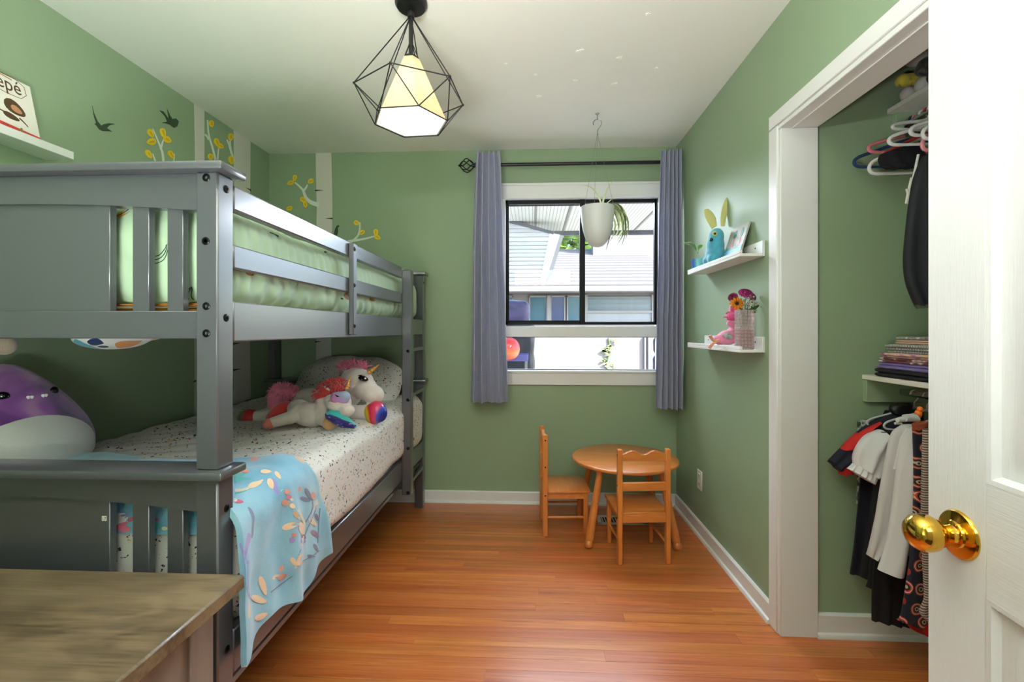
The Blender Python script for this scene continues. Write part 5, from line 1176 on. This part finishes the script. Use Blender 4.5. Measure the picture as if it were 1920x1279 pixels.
# ------------------------------------------------------------------ hangers
HANG = {}
def pl_(col): 
    if col not in HANG: HANG[col] = paint('hanger_plastic_%d' % len(HANG), col, .3, .02, 0)
    return HANG[col]
def hanger(label, x, y, z, w_, col, yaw=0, r=.0042, bar=True, grp=None, drop=.055, clear=False, hookh=.055):
    g = thing('clothes_hanger', label, 'hanger', (0, 0, 0), grp)
    m_ = pl_(col)
    hk = [(-.016, 0, .006), (-.012, 0, .016), (0, 0, .0215), (.013, 0, .015), (.0175, 0, .002), (.011, 0, -.012), (0, 0, -.024), (0, 0, -hookh)]
    obj('hook', tube(resample(hk, 22), .0026, 8), m_, g)
    zc = -hookh
    sh = [(0, 0, zc), (.25 * w_, 0, zc - .012), (.7 * w_, 0, zc - drop * .72), (.93 * w_, 0, zc - drop * 1.0), (w_, 0, zc - drop * 1.28), (.95 * w_, 0, zc - drop * 1.52), (.82 * w_, 0, zc - drop * 1.58)]
    loop = [Vector((-x_, y_, z_)) for x_, y_, z_ in sh[::-1]] + [Vector(p) for p in sh[1:]]
    obj('shoulders', tube(resample(loop, 44), r, 8), m_, g)
    if bar: obj('bar', tube([(-.83 * w_, 0, zc - drop * 1.58), (.83 * w_, 0, zc - drop * 1.58)], r * .85, 8), m_, g)
    g.location = (x, y, z); g.rotation_euler = (0, 0, math.radians(yaw)); return g
UH = [('navy blue plastic hanger, lowest and leftmost on the upper rod', 1.780, .215, (40, 62, 104), 0, -.006), ('pink plastic hanger beside the navy one', 1.765, .185, (226, 130, 140), 5, .01), ('white plastic hanger in front of the pink one', 1.735, .185, (222, 220, 218), -3, -.02), ('red plastic hanger draped with a black garment', 1.715, .165, (186, 40, 44), 2, -.012),
      ('white hanger with a high shoulder behind the black garment', 1.70, .150, (216, 214, 212), 7, .03), ('white hanger, second from the door on the upper rod', 1.615, .150, (228, 227, 226), 4, .01), ('white hanger with a long curved arm over the red hanger', 1.645, .185, (232, 231, 230), -2, .005), ('pale pink hanger half hidden by white hangers', 1.60, .12, (230, 150, 156), 3, -.010), ('white hanger nearest the door on the upper rod', 1.57, .14, (230, 229, 229), 1, 0), ('white hanger with clips above the black jacket', 1.545, .12, (224, 223, 220), 0, -.02)]
for lb, y, w_, c, yaw, dz_ in UH: hanger(lb, RX2, y, RZ2 + .0135 - .0215, w_, c, yaw, .0062, True, 'hangers on the upper closet rod', .058 - dz_, hookh=.060 - dz_ * 1.2)
# garments on the upper rod
def Q(pts, d): return [P(x, y, d) for x, y in pts]
m_blk = paint('black_cloth', (15, 16, 21), .88, .06, .3, 180); m_jkt = paint('black_jacket', (20, 23, 30), .75, .06, .3, 120)
gd = 1.63
g = thing('garment', 'short black top hung on the red hanger of the upper rod', 'clothing', tuple(P(1690, 318, gd)), None)
obj('body', cloth(Q([(1650, 290), (1646, 300), (1650, 312), (1662, 318)], gd), Q([(1715, 268), (1730, 285), (1738, 300), (1742, 312)], gd), .03, 3, .004, 16, 12, 1), m_blk, g, smooth=80)
gd = 1.50
jk = thing('jacket', 'black jacket hanging from the upper rod beside the door', 'clothing', tuple(P(1720, 576, gd)))
obj('body', cloth(Q([(1733, 292), (1716, 330), (1706, 380), (1698, 440), (1694, 490), (1698, 530), (1710, 562), (1720, 578)], gd), Q([(1800, 280), (1800, 330), (1800, 380), (1800, 440), (1800, 490), (1800, 530), (1800, 560), (1800, 574)], gd), .07, 3, .006, 36, 16, 2), m_jkt, jk, smooth=80)
obj('hem', cloth(Q([(1716, 572), (1720, 579)], gd - .005), Q([(1800, 568), (1800, 574)], gd - .005), .06, 2, .003, 4, 12, 2), paint('green_rib', (70, 84, 62), .9), jk, smooth=80)
ck = thing('hanger_clip', 'white plastic clip on the hanger next to the black jacket', 'clip', tuple(P(1703, 382, 1.55)))
obj('clip_arm', tube(Q([(1722, 290), (1716, 318), (1712, 336)], 1.55), (.004), 8), pl_((224, 223, 220)), ck); obj('clip_jaw', join(tube(Q([(1711, 334), (1706, 356), (1701, 382)], 1.55), [(.005, .008)] * 3, 8), tube(Q([(1718, 334), (1712, 356), (1704, 380)], 1.56), [(.004, .007)] * 3, 8), tube(Q([(1700, 354), (1702, 360), (1703, 366)], 1.55), .004, 8)), paint('clip_ivory', (222, 220, 206), .4), ck)
mk = thing('garment', 'dark brown glittery top among the white hangers of the upper rod', 'clothing', tuple(P(1706, 250, 1.66)))
obj('body', cloth(Q([(1697, 236), (1694, 246), (1700, 256)], 1.66), Q([(1716, 224), (1722, 236), (1726, 250)], 1.66), .03, 2, .003, 10, 10, 3), spots('glitter_brown', (40, 26, 26), [(220, 200, 190), (120, 80, 70)], 90, .3, .4), mk, smooth=80)
# ------------------------------------------------------------------ clothes on the lower rod
LH = [('chrome wire hanger carrying the navy polo shirt', 1.755, .17, (190, 190, 192), 0), ('chrome wire hanger carrying the puff sleeve shirt', 1.70, .15, (196, 196, 198), 0), ('pale grey hanger with a tall hook before the white shirts', 1.625, .13, (200, 200, 202), 6), ('white hanger carrying the paisley leggings', 1.525, .10, (222, 220, 220), 0), ('white hanger nearest the door on the lower rod', 1.47, .10, (226, 224, 224), 3)]
for lb, y, w_, c, yaw in LH: hanger(lb, RX1, y, RZ1 + .0135 - .0215, w_, c, yaw, .0036, True, 'hangers on the lower closet rod', .045, hookh=.042)
m_nv = paint('navy_pique', (20, 22, 40), .85, .05, .3, 200); m_rd = paint('red_pique', (196, 34, 30), .85, .05, .3, 200); m_wt = paint('white_jersey', (222, 220, 222), .88, .03, .25, 160); m_gy = paint('grey_white_knit', (208, 204, 204), .9, .03, .3, 160)
gd = 1.70
po = thing('polo_shirt', 'navy polo shirt with red panel on the sleeve in the closet', 'clothing', tuple(P(1620, 1090, gd)))
obj('sleeve', cloth(Q([(1690, 766), (1650, 782), (1612, 806), (1580, 836), (1555, 862)], gd), Q([(1712, 800), (1670, 828), (1638, 850), (1608, 872), (1574, 884)], gd - .01), .055, 2, .004, 20, 14, 1), m_nv, po, smooth=80)
obj('sleeve_panel', cloth(Q([(1645, 789), (1624, 800), (1604, 814), (1588, 828), (1576, 842)], gd - .004), Q([(1646, 794), (1632, 806), (1620, 822), (1608, 838), (1592, 843)], gd - .018), .045, 1, .002, 16, 10, 1), m_rd, po, smooth=80)
obj('sleeve_cuff', cloth(Q([(1570, 879), (1576, 890)], gd), Q([(1598, 868), (1602, 884)], gd - .015), .048, 3, .004, 6, 12, 4), m_rd, po, smooth=80)
obj('body', cloth(Q([(1660, 770), (1620, 850), (1612, 900), (1606, 960), (1600, 1020), (1592, 1075)], gd + .012), Q([(1730, 770), (1730, 850), (1725, 900), (1715, 960), (1700, 1020), (1680, 1092)], gd + .016), .028, 4, .005, 30, 16, 2), m_nv, po, smooth=80)
obj('collar', cloth(Q([(1672, 760), (1668, 768), (1672, 776)], gd - .01), Q([(1706, 756), (1708, 768), (1706, 778)], gd - .01), .05, 1, .003, 8, 10, 2), paint('black_collar', (14, 14, 18), .5), po, smooth=80)
gd = 1.755
gt = thing('patterned_top', 'green and white patterned top hung behind the navy polo', 'clothing', tuple(P(1612, 940, gd)))
m_gp = blotch('green_leaf_print', [(30, 44, 36), (60, 84, 70), (190, 196, 186), (40, 54, 46)], 40, detail=2)
obj('body', cloth(Q([(1608, 790), (1609, 830), (1609, 880), (1607, 945)], gd), Q([(1632, 786), (1640, 830), (1645, 880), (1645, 950)], gd), .02, 3, .004, 16, 12, 5), m_gp, gt, smooth=80)
gd = 1.655
ps = thing('puff_sleeve_shirt', 'white shirt with a short puffed sleeve in front of the navy polo', 'clothing', tuple(P(1620, 905, gd)))
obj('sleeve', cloth(Q([(1652, 806), (1626, 816), (1608, 836), (1601, 856), (1600, 870)], gd), Q([(1660, 830), (1660, 850), (1656, 868), (1648, 888), (1640, 896)], gd - .02), .075, 2, .006, 22, 16, 3), m_wt, ps, smooth=80)
obj('sleeve_frill', cloth(Q([(1601, 868), (1596, 874), (1590, 879)], gd), Q([(1642, 892), (1640, 900), (1636, 907)], gd - .02), .065, 5, .004, 8, 60, 2), m_wt, ps, smooth=80)
obj('body', cloth(Q([(1656, 800), (1646, 850), (1640, 900), (1632, 960), (1622, 1020), (1614, 1082)], gd + .03), Q([(1716, 800), (1716, 850), (1712, 900), (1706, 960), (1700, 1020), (1690, 1100)], gd + .026), .026, 4, .004, 30, 16, 5), m_blk, ps, smooth=80, label='black skirt part')
gd = 1.64
bd = thing('black_dress', 'long black dress behind the white long sleeve shirts', 'clothing', tuple(P(1660, 1170, gd)))
obj('body', cloth(Q([(1652, 810), (1640, 900), (1634, 1000), (1628, 1080), (1624, 1100)], gd), Q([(1722, 800), (1720, 900), (1716, 1000), (1710, 1080), (1706, 1112)], gd), .026, 4, .004, 30, 16, 6), m_blk, bd, smooth=80)
obj('skirt', cloth(Q([(1640, 1040), (1634, 1100), (1633, 1162)], gd - .03), Q([(1716, 1040), (1712, 1110), (1702, 1176)], gd - .028), .026, 3, .005, 20, 14, 8), m_blk, bd, smooth=80)
gd = 1.575
ls = thing('long_sleeve_shirt', 'white long sleeve shirt, the longer one behind', 'clothing', tuple(P(1640, 1050, gd)), 'white long sleeve shirts on the lower rod')
obj('sleeve', cloth(Q([(1692, 797), (1672, 812), (1662, 850), (1650, 910), (1640, 970), (1625, 1040)], gd), Q([(1712, 806), (1702, 840), (1688, 890), (1678, 950), (1664, 1010), (1642, 1050)], gd - .01), .035, 1, .004, 34, 14, 2), m_gy, ls, smooth=80)
obj('body', cloth(Q([(1690, 797), (1680, 880), (1668, 960), (1650, 1030)], gd + .008), Q([(1726, 797), (1722, 880), (1716, 960), (1706, 1040)], gd + .008), .03, 2, .004, 24, 12, 3), m_gy, ls, smooth=80)
gd = 1.535
l2 = thing('long_sleeve_shirt', 'white long sleeve shirt in front, nearest the paisley leggings', 'clothing', tuple(P(1680, 1078, gd)), 'white long sleeve shirts on the lower rod')
obj('sleeve', cloth(Q([(1708, 806), (1694, 824), (1684, 870), (1676, 940), (1666, 1010), (1649, 1070)], gd), Q([(1714, 812), (1711, 860), (1710, 930), (1708, 1000), (1700, 1052), (1696, 1083)], gd - .01), .04, 1, .004, 34, 14, 4), m_wt, l2, smooth=80)
obj('shoulder', cloth(Q([(1700, 804), (1689, 822), (1682, 850), (1676, 880)], gd + .02), Q([(1716, 804), (1714, 822), (1712, 850), (1708, 880)], gd + .02), .03, 1, .003, 14, 12, 4), m_wt, l2, smooth=80)
# paisley leggings: curls drawn in real relief-free print
def paisley():
    t = NT('paisley_print'); sp = t.n('SeparateXYZ', {'Vector': t.co()}); v = t.n('CombineXYZ', {'X': sp.outputs[0], 'Y': sp.outputs[2]}).outputs[0]; vo = t.n('TexVoronoi', {'Vector': v, 'Scale': 17, 'Randomness': .6}, feature='F1', voronoi_dimensions='2D'); vw = t.math('ADD', vo.outputs['Distance'], t.math('MULTIPLY', t.noise(v, 30, 1).outputs['Fac'], .14))
    r = t.ramp(vw, [(0, (26, 26, 44)), (.13, (196, 176, 140)), (.19, (26, 26, 44)), (.27, (190, 60, 46)), (.33, (216, 176, 150)), (.38, (150, 40, 36)), (.43, (20, 22, 40))], 'CONSTANT')
    t.set(Base_Color=r, Roughness=.85, Sheen_Weight=.1); return t.m
m_pais = paisley(); gd = 1.50
lg = thing('leggings', 'navy leggings with red and cream paisley swirls in the closet', 'clothing', tuple(P(1710, 1175, gd)))
obj('leg', cloth(Q([(1712, 800), (1714, 880), (1712, 960), (1708, 1020), (1700, 1080), (1688, 1150), (1680, 1160)], gd), Q([(1737, 794), (1738, 880), (1740, 960), (1740, 1020), (1740, 1090), (1736, 1160), (1726, 1178)], gd), .03, 1, .004, 40, 12, 2), m_pais, lg, smooth=80)
obj('waistband', cloth(Q([(1711, 797), (1712, 806)], gd - .004), Q([(1736, 790), (1737, 800)], gd - .004), .034, 1, .002, 4, 10, 1), paint('rust_band', (170, 84, 56), .85), lg, smooth=80)
gd = 1.455
m_str = stripes('brown_stripe', (186, 172, 160), (92, 66, 56), 2, 125, .5)
st_ = thing('striped_garment', 'brown and cream striped garment hanging closest to the door', 'clothing', tuple(P(1745, 1165, gd)))
obj('body', cloth(Q([(1731, 806), (1728, 900), (1727, 1000), (1730, 1080), (1731, 1120), (1722, 1146), (1738, 1166)], gd), Q([(1790, 800), (1790, 900), (1790, 1000), (1790, 1080), (1790, 1120), (1790, 1146), (1790, 1166)], gd), .03, 2, .005, 50, 14, 2), m_str, st_, smooth=80)
rg = thing('red_garment', 'red garment hanging lowest beside the door', 'clothing', tuple(P(1740, 1200, 1.53)))
obj('body', cloth(Q([(1708, 1090), (1702, 1140), (1702, 1172), (1712, 1180)], 1.53), Q([(1780, 1090), (1780, 1140), (1780, 1190), (1780, 1212)], 1.53), .03, 2, .004, 16, 12, 2), m_rd, rg, smooth=80)
oc = thing('hanger_clip', 'orange plastic clip on the lower rod above the white shirts', 'clip', tuple(P(1722, 782, 1.50)))
obj('clip_body', join(ell(P(1722, 776, 1.50), (.011, .010, .014)), ell(P(1725, 768, 1.50), (.009, .009, .010))), paint('orange_plastic', (232, 110, 30), .4), oc, smooth=80)
wc = thing('hanger_clip', 'white plastic clip hanger in front of the white shirts', 'clip', tuple(P(1700, 792, 1.48)))
obj('clip_body', join(tube(Q([(1682, 788), (1700, 786), (1722, 786)], 1.48), [(.008, .008)] * 3, 8), tube(Q([(1696, 784), (1706, 783), (1718, 784)], 1.475), [(.012, .012)] * 3, 8), tube(Q([(1678, 794), (1690, 794)], 1.48), .004, 8)), pl_((206, 210, 210)), wc, smooth=60)
# ------------------------------------------------------------------ outside the window
m_sid = paint('siding_white', (214, 216, 220), .5, .02, .05); m_trimg = paint('flashing_grey', (150, 152, 158), .5); m_fas = paint('fascia_dark', (70, 72, 84), .5)
def perf():
    t = NT('soffit_ribbed'); s_ = t.n('SeparateXYZ', {'Vector': t.co()}); f = t.math('FRACT', t.math('MULTIPLY', s_.outputs[0], 28.0)); on = t.math('LESS_THAN', f, .22)
    t.set(Base_Color=t.mix(on, lin((196, 196, 184)), lin((150, 150, 144))), Roughness=.6); return t.m
m_sof = perf(); m_bat = paint('soffit_batten', (120, 118, 112), .6)
YO = YB + .16; SOZ = 2.40; SYE = 5.55
sf = thing('porch_roof', 'ribbed porch ceiling with dark fascia outside the window', 'roof', (.6, (YO + SYE) / 2, SOZ))
xs = [-1.3, -.62, -.29, .03, .37, .78, 1.22, 1.76]
for a, b2 in zip(xs, xs[1:]): obj('soffit_panel', bx(a + .004, b2 - .004, YO + .005, SYE, SOZ, SOZ + .02, 0), m_sof, sf)
for a in xs[1:-1]: obj('batten', bx(a - .012, a + .012, YO + .005, SYE, SOZ - .008, SOZ - .0005, .002), m_bat, sf)
obj('fascia', bx(-1.3, 1.78, SYE, SYE + .04, SOZ - .05, SOZ + .10, 0), m_fas, sf); obj('roof_deck', bx(-1.3, 1.76, YO + .005, SYE, SOZ + .022, SOZ + .08, 0), m_trimg, sf)
# siding gable hanging at the left
gdp = 5.1; gx = lambda px, py, dd=0: P(px, py, gdp + dd)
gb = thing('siding_gable', 'white siding gable end seen through the left window pane', 'house', tuple(gx(985, 525)))
top_l, top_r, bot_r, bot_l = gx(918, 402), gx(1038, 437), gx(1017, 527), gx(918, 521)
Yg = top_l.y
zs = [gx(980, y).z for y in (402, 416, 430, 437, 445.5, 454, 461.5, 468.5, 475.5, 483, 490.5, 498, 505.5, 513, 521, 527)]
def xr_at(z):
    if z >= top_r.z: return top_l.x + (top_l.z - z) / (top_l.z - top_r.z) * (top_r.x - top_l.x)
    return top_r.x + (top_r.z - z) / (top_r.z - bot_r.z) * (bot_r.x - top_r.x)
for a, b2 in zip(zs, zs[1:]):
    xa_, xb_ = max(top_l.x + .01, xr_at(a)), max(top_l.x + .02, xr_at(b2))
    bm = bmesh.new(); y0 = Yg; q = [(top_l.x, y0, a), (xa_, y0, a), (xb_, y0 - .022, b2 + .003), (top_l.x, y0 - .022, b2 + .003)]
    f_ = [bm.verts.new(p) for p in q]; k_ = [bm.verts.new((p[0], Yg + .10, p[2])) for p in q]
    bm.faces.new(f_); bm.faces.new(k_[::-1])
    for i in range(4): bm.faces.new((f_[i], k_[i], k_[(i + 1) % 4], f_[(i + 1) % 4]))
    obj('siding_board', bm, m_sid, gb, smooth=0)
def strip(pts, dd0, dd1, mat, nm, parent):
    bm = bmesh.new(); A = [bm.verts.new(gx(x, y, dd0)) for x, y in pts]; B = [bm.verts.new(gx(x, y, dd0) + Vector((0, dd1, 0))) for x, y in pts]; n = len(pts)
    bm.faces.new(A); bm.faces.new(B[::-1])
    for i in range(n): bm.faces.new((A[i], B[i], B[(i + 1) % n], A[(i + 1) % n]))
    return obj(nm, bm, mat, parent, smooth=0)
strip([(1031, 436), (1040, 438), (1018, 527), (1013, 527)], -.05, .16, m_white, 'rake_trim', gb)
strip([(1039, 438), (1050, 440), (1024, 525), (1017, 527)], -.02, .5, m_sid, 'gable_return', gb); strip([(1049, 440), (1057, 442), (1033, 519), (1024, 526)], .0, .5, m_trimg, 'gable_return', gb)
strip([(918, 400), (1038, 434), (1038, 439), (918, 406)], -.07, .1, m_fas, 'gable_fascia', gb)
# neighbouring house
NY = 8.0
zn = lambda py: ony(1090, py, NY).z
xn = lambda px: ony(px, 580, NY).x
nh = thing('neighbour_house', 'pale neighbouring house with a low roof and teal windows across the yard', 'house', (1.0, NY + 2, -.6))
m_stuc = paint('neighbour_wall', (116, 113, 111), .85, .03, .2, 30); m_roof = paint('neighbour_roof', (97, 94, 95), .9, .04, .2, 12); m_nt = paint('neighbour_trim', (124, 124, 123), .6)
m_teal_g = paint('neighbour_glass_teal', (52, 90, 102), .25, .08, 0, 6); m_blue_g = paint('neighbour_glass_blue', (50, 64, 102), .25, .08, 0, 6); m_pale_g = paint('neighbour_glass_pale', (84, 104, 114), .3, .06, 0, 6)
obj('wall', bx(-4, 2.45, NY + .05, NY + .3, -.6, zn(552) + .02, 0), m_stuc, nh)
obj('wall_band', bx(-4, 2.45, NY - .02, NY + .052, -.6, zn(606), 0), m_stuc, nh)
ze = zn(551)
bm = prism([(NY - .45, ze), (NY - .45, ze + .10), (NY + 3.6, ze + 1.42), (NY + 3.6, ze + 1.2), (NY + .3, ze + .02)], 'x', -4, 2.6); obj('roof', bm, m_roof, nh, smooth=0)
for i in range(14):
    k = i / 14; y = NY - .45 + 4.05 * k; z = ze + .10 + 1.32 * k
    obj('shingle_course', prism([(y, z + .002), (y + .30, z + .002 + .098), (y + .30, z - .03 + .098), (y, z + .026)][:2] + [(y + .30, z + .10), (y, z + .022)], 'x', -4, 2.6), m_roof, nh, smooth=0)
obj('gutter', bx(-4, 2.6, NY - .52, NY - .44, ze + .0, ze + .085, .01), m_nt, nh)
for a, b2, m_ in ((938, 962, m_pale_g), (992, 1026, m_teal_g), (1032, 1060, m_blue_g), (1063, 1093, m_teal_g)):
    fr = obj('window', join(bx(xn(a), xn(a) + .02, NY + .0, NY + .05, zn(606), zn(555), 0), bx(xn(b2) - .02, xn(b2), NY, NY + .05, zn(606), zn(555), 0), bx(xn(a), xn(b2), NY, NY + .05, zn(557), zn(554), 0)), m_nt, nh); obj('pane', bx(xn(a) + .01, xn(b2) - .01, NY + .03, NY + .051, zn(607), zn(556), 0), m_, fr)
obj('window_post', bx(xn(1026), xn(1032), NY - .03, NY + .05, zn(607), zn(554), 0), m_nt, nh)
fr = obj('window', join(bx(xn(1096), xn(1102), NY, NY + .05, zn(606), zn(553), 0), bx(xn(1222), xn(1230), NY, NY + .05, zn(606), zn(553), 0), bx(xn(1096), xn(1230), NY - .01, NY + .05, zn(587), zn(583), 0)), m_nt, nh)
obj('pane', bx(xn(1100), xn(1226), NY + .03, NY + .051, zn(584), zn(556), 0), m_pale_g, fr); obj('pane', bx(xn(1100), xn(1226), NY + .03, NY + .051, zn(607), zn(586), 0), paint('neighbour_blind', (132, 138, 140), .6), fr)
for y in (562, 570, 578): obj('blind_slat', bx(xn(1100), xn(1226), NY + .022, NY + .034, zn(y) - .008, zn(y) + .008, 0), m_pale_g, fr)
for px in (1206, 1213): obj('downspout', bx(xn(px), xn(px + 3), NY - .08, NY - .02, -.6, zn(630), .01), m_nt, nh)
obj('upper_wall', bx(ony(1112, 470, 10.6).x, 3.2, 10.6, 10.9, 2.2, 4.4, 0), paint('far_white_wall', (110, 109, 113), .8, .03, .2, 12), nh); obj('upper_roof', bx(ony(1106, 470, 10.5).x, 3.3, 10.45, 11.2, 4.4, 4.5, 0), m_roof, nh)
obj('vent', bx(ony(1152, 482, 10.5).x, ony(1161, 482, 10.5).x, 10.52, 10.62, ony(1155, 486, 10.5).z, ony(1155, 478, 10.5).z, 0), m_trimg, nh)
gnd = struct('ground', bx(-9, 10, YO, 22, -.72, -.6, 0), paint('concrete_yard', (196, 194, 188), .9, .03, .2, 8))
# tree beyond the roof
tr_ = thing('tree', 'leafy green tree beyond the neighbouring roof', 'tree', tuple(P(1072, 640, 13)))
c = P(1072, 452, 13)
obj('trunk', tube([(c.x, c.y, -.6), (c.x + .1, c.y, 2.0), (c.x, c.y, c.z)], [.16, .12, .05], 10), paint('bark', (84, 70, 56), .9), tr_)
random.seed(31); bmt = bmesh.new()
for i in range(2600):
    v = Vector((random.gauss(0, 1), random.gauss(0, 1), random.gauss(0, 1))); v.normalize(); v *= random.uniform(.6, 1) ** .5
    p = c + Vector((v.x * 1.5, v.y * .9, v.z * 1.0 + .1)); s = random.uniform(.11, .21); R = Matrix.Rotation(random.uniform(0, 6.28), 3, Vector((random.gauss(0, 1), random.gauss(0, 1), random.gauss(0, 1))))
    q = [p + R @ Vector(k) for k in ((-s, 0, 0), (0, -s * .5, 0), (s, 0, .02), (0, s * .5, 0))]; bmt.faces.new([bmt.verts.new(k) for k in q])
t = NT('tree_leaves'); oi = t.noise(t.co(), 2.2, 3)
t.set(Base_Color=t.ramp(oi.outputs['Fac'], [(.35, (52, 92, 48)), (.55, (130, 164, 66)), (.7, (84, 120, 72))]), Roughness=.6); m_tl = t.m
obj('foliage', bmt, m_tl, tr_, smooth=0, kind='stuff', recalc=False)
# vine on the neighbour's wall
vn = thing('climbing_vine', 'sparse green vine climbing the pale neighbouring wall', 'plant', (xn(1142), NY - .03, -.6))
obj('stem', tube(resample([(xn(1140), NY - .03, -.6), (xn(1137), NY - .04, zn(690)), (xn(1143), NY - .04, zn(660)), (xn(1140), NY - .04, zn(634))], 16), .012, 6), m_stem, vn)
random.seed(3); m_vl = blotch('vine_green', [(110, 130, 70), (160, 170, 110)], 3, .6, bump=0)
for i in range(44):
    y = random.uniform(634, 712); x = 1141 + 7 * math.sin(y * .12) + random.uniform(-9, 9); p = Vector((xn(x), NY - .05, zn(y))); s = random.uniform(.025, .05); a = random.uniform(-1, 1)
    obj('leaf', prism([(p.x - s, p.z), (p.x - s * .2, p.z - s * .45 * (1 + a * .3)), (p.x + s, p.z + s * a * .5), (p.x + s * .1, p.z + s * .5)], 'y', p.y - .012, p.y), m_vl, vn, smooth=0)
# covered barbecue, red shell and small bench in the yard
yd = 5.6
bq = thing('barbecue_grill', 'dark covered barbecue grill standing in the yard at left', 'grill', tuple(P(955, 690, yd)))
m_cov = blotch('grill_cover', [(44, 42, 74), (66, 60, 100), (36, 36, 60)], 5, .5, 3, 1); m_dk = paint('grill_dark', (28, 32, 40), .35, .1)
def lump(x0, x1, y0, y1, d0, dep, r, amp): 
    a, b2 = P(x0, y1, d0), P(x1, y0, d0); return cushion(a.x, b2.x, a.y - dep, a.y + dep, a.z, b2.z, r, .05, lambda p, n: n * amp * nz(p.x * 6, p.y * 6, p.z * 6))
obj('hood', lump(925, 994, 566, 606, yd, .25, .09, .03), m_cov, bq, smooth=80); obj('cabinet', lump(925, 1001, 604, 800, yd, .22, .05, .02), m_dk, bq, smooth=80)
obj('side_shelf', bx(P(930, 668, yd - .5).x, P(990, 668, yd - .5).x, P(960, 668, yd).y - .62, P(960, 668, yd).y - .22, P(960, 676, yd - .5).z, P(960, 664, yd - .5).z, .004), paint('grill_blue', (88, 88, 150), .4), bq); obj('shelf_leg', bx(P(984, 668, yd - .5).x, P(989, 668, yd - .5).x, P(960, 668, yd).y - .60, P(960, 668, yd).y - .56, -.6, P(960, 670, yd - .5).z, .004), m_nt, bq)
rs_ = obj('plastic_shell', lump(918, 975, 632, 676, yd - .75, .16, (.12, .14, .13), 0), rainbow('coral_plastic', [(190, 50, 20), (214, 120, 60), (206, 60, 56), (196, 54, 54)], 2, .35), smooth=80); tag(rs_, 'rounded coral red plastic shell in front of the dark grill', 'plastic shell')
bl = obj('garden_post', join(lump(1225, 1240, 632, 664, 5.4, .06, .05, .01), lump(1224, 1242, 666, 720, 5.4, .06, .05, .01), lump(1226, 1240, 718, 900, 5.4, .06, .05, .01)), paint('dark_slate', (52, 50, 66), .6), smooth=80); tag(bl, 'dark rounded post seen at the right edge of the lower window pane', 'post')
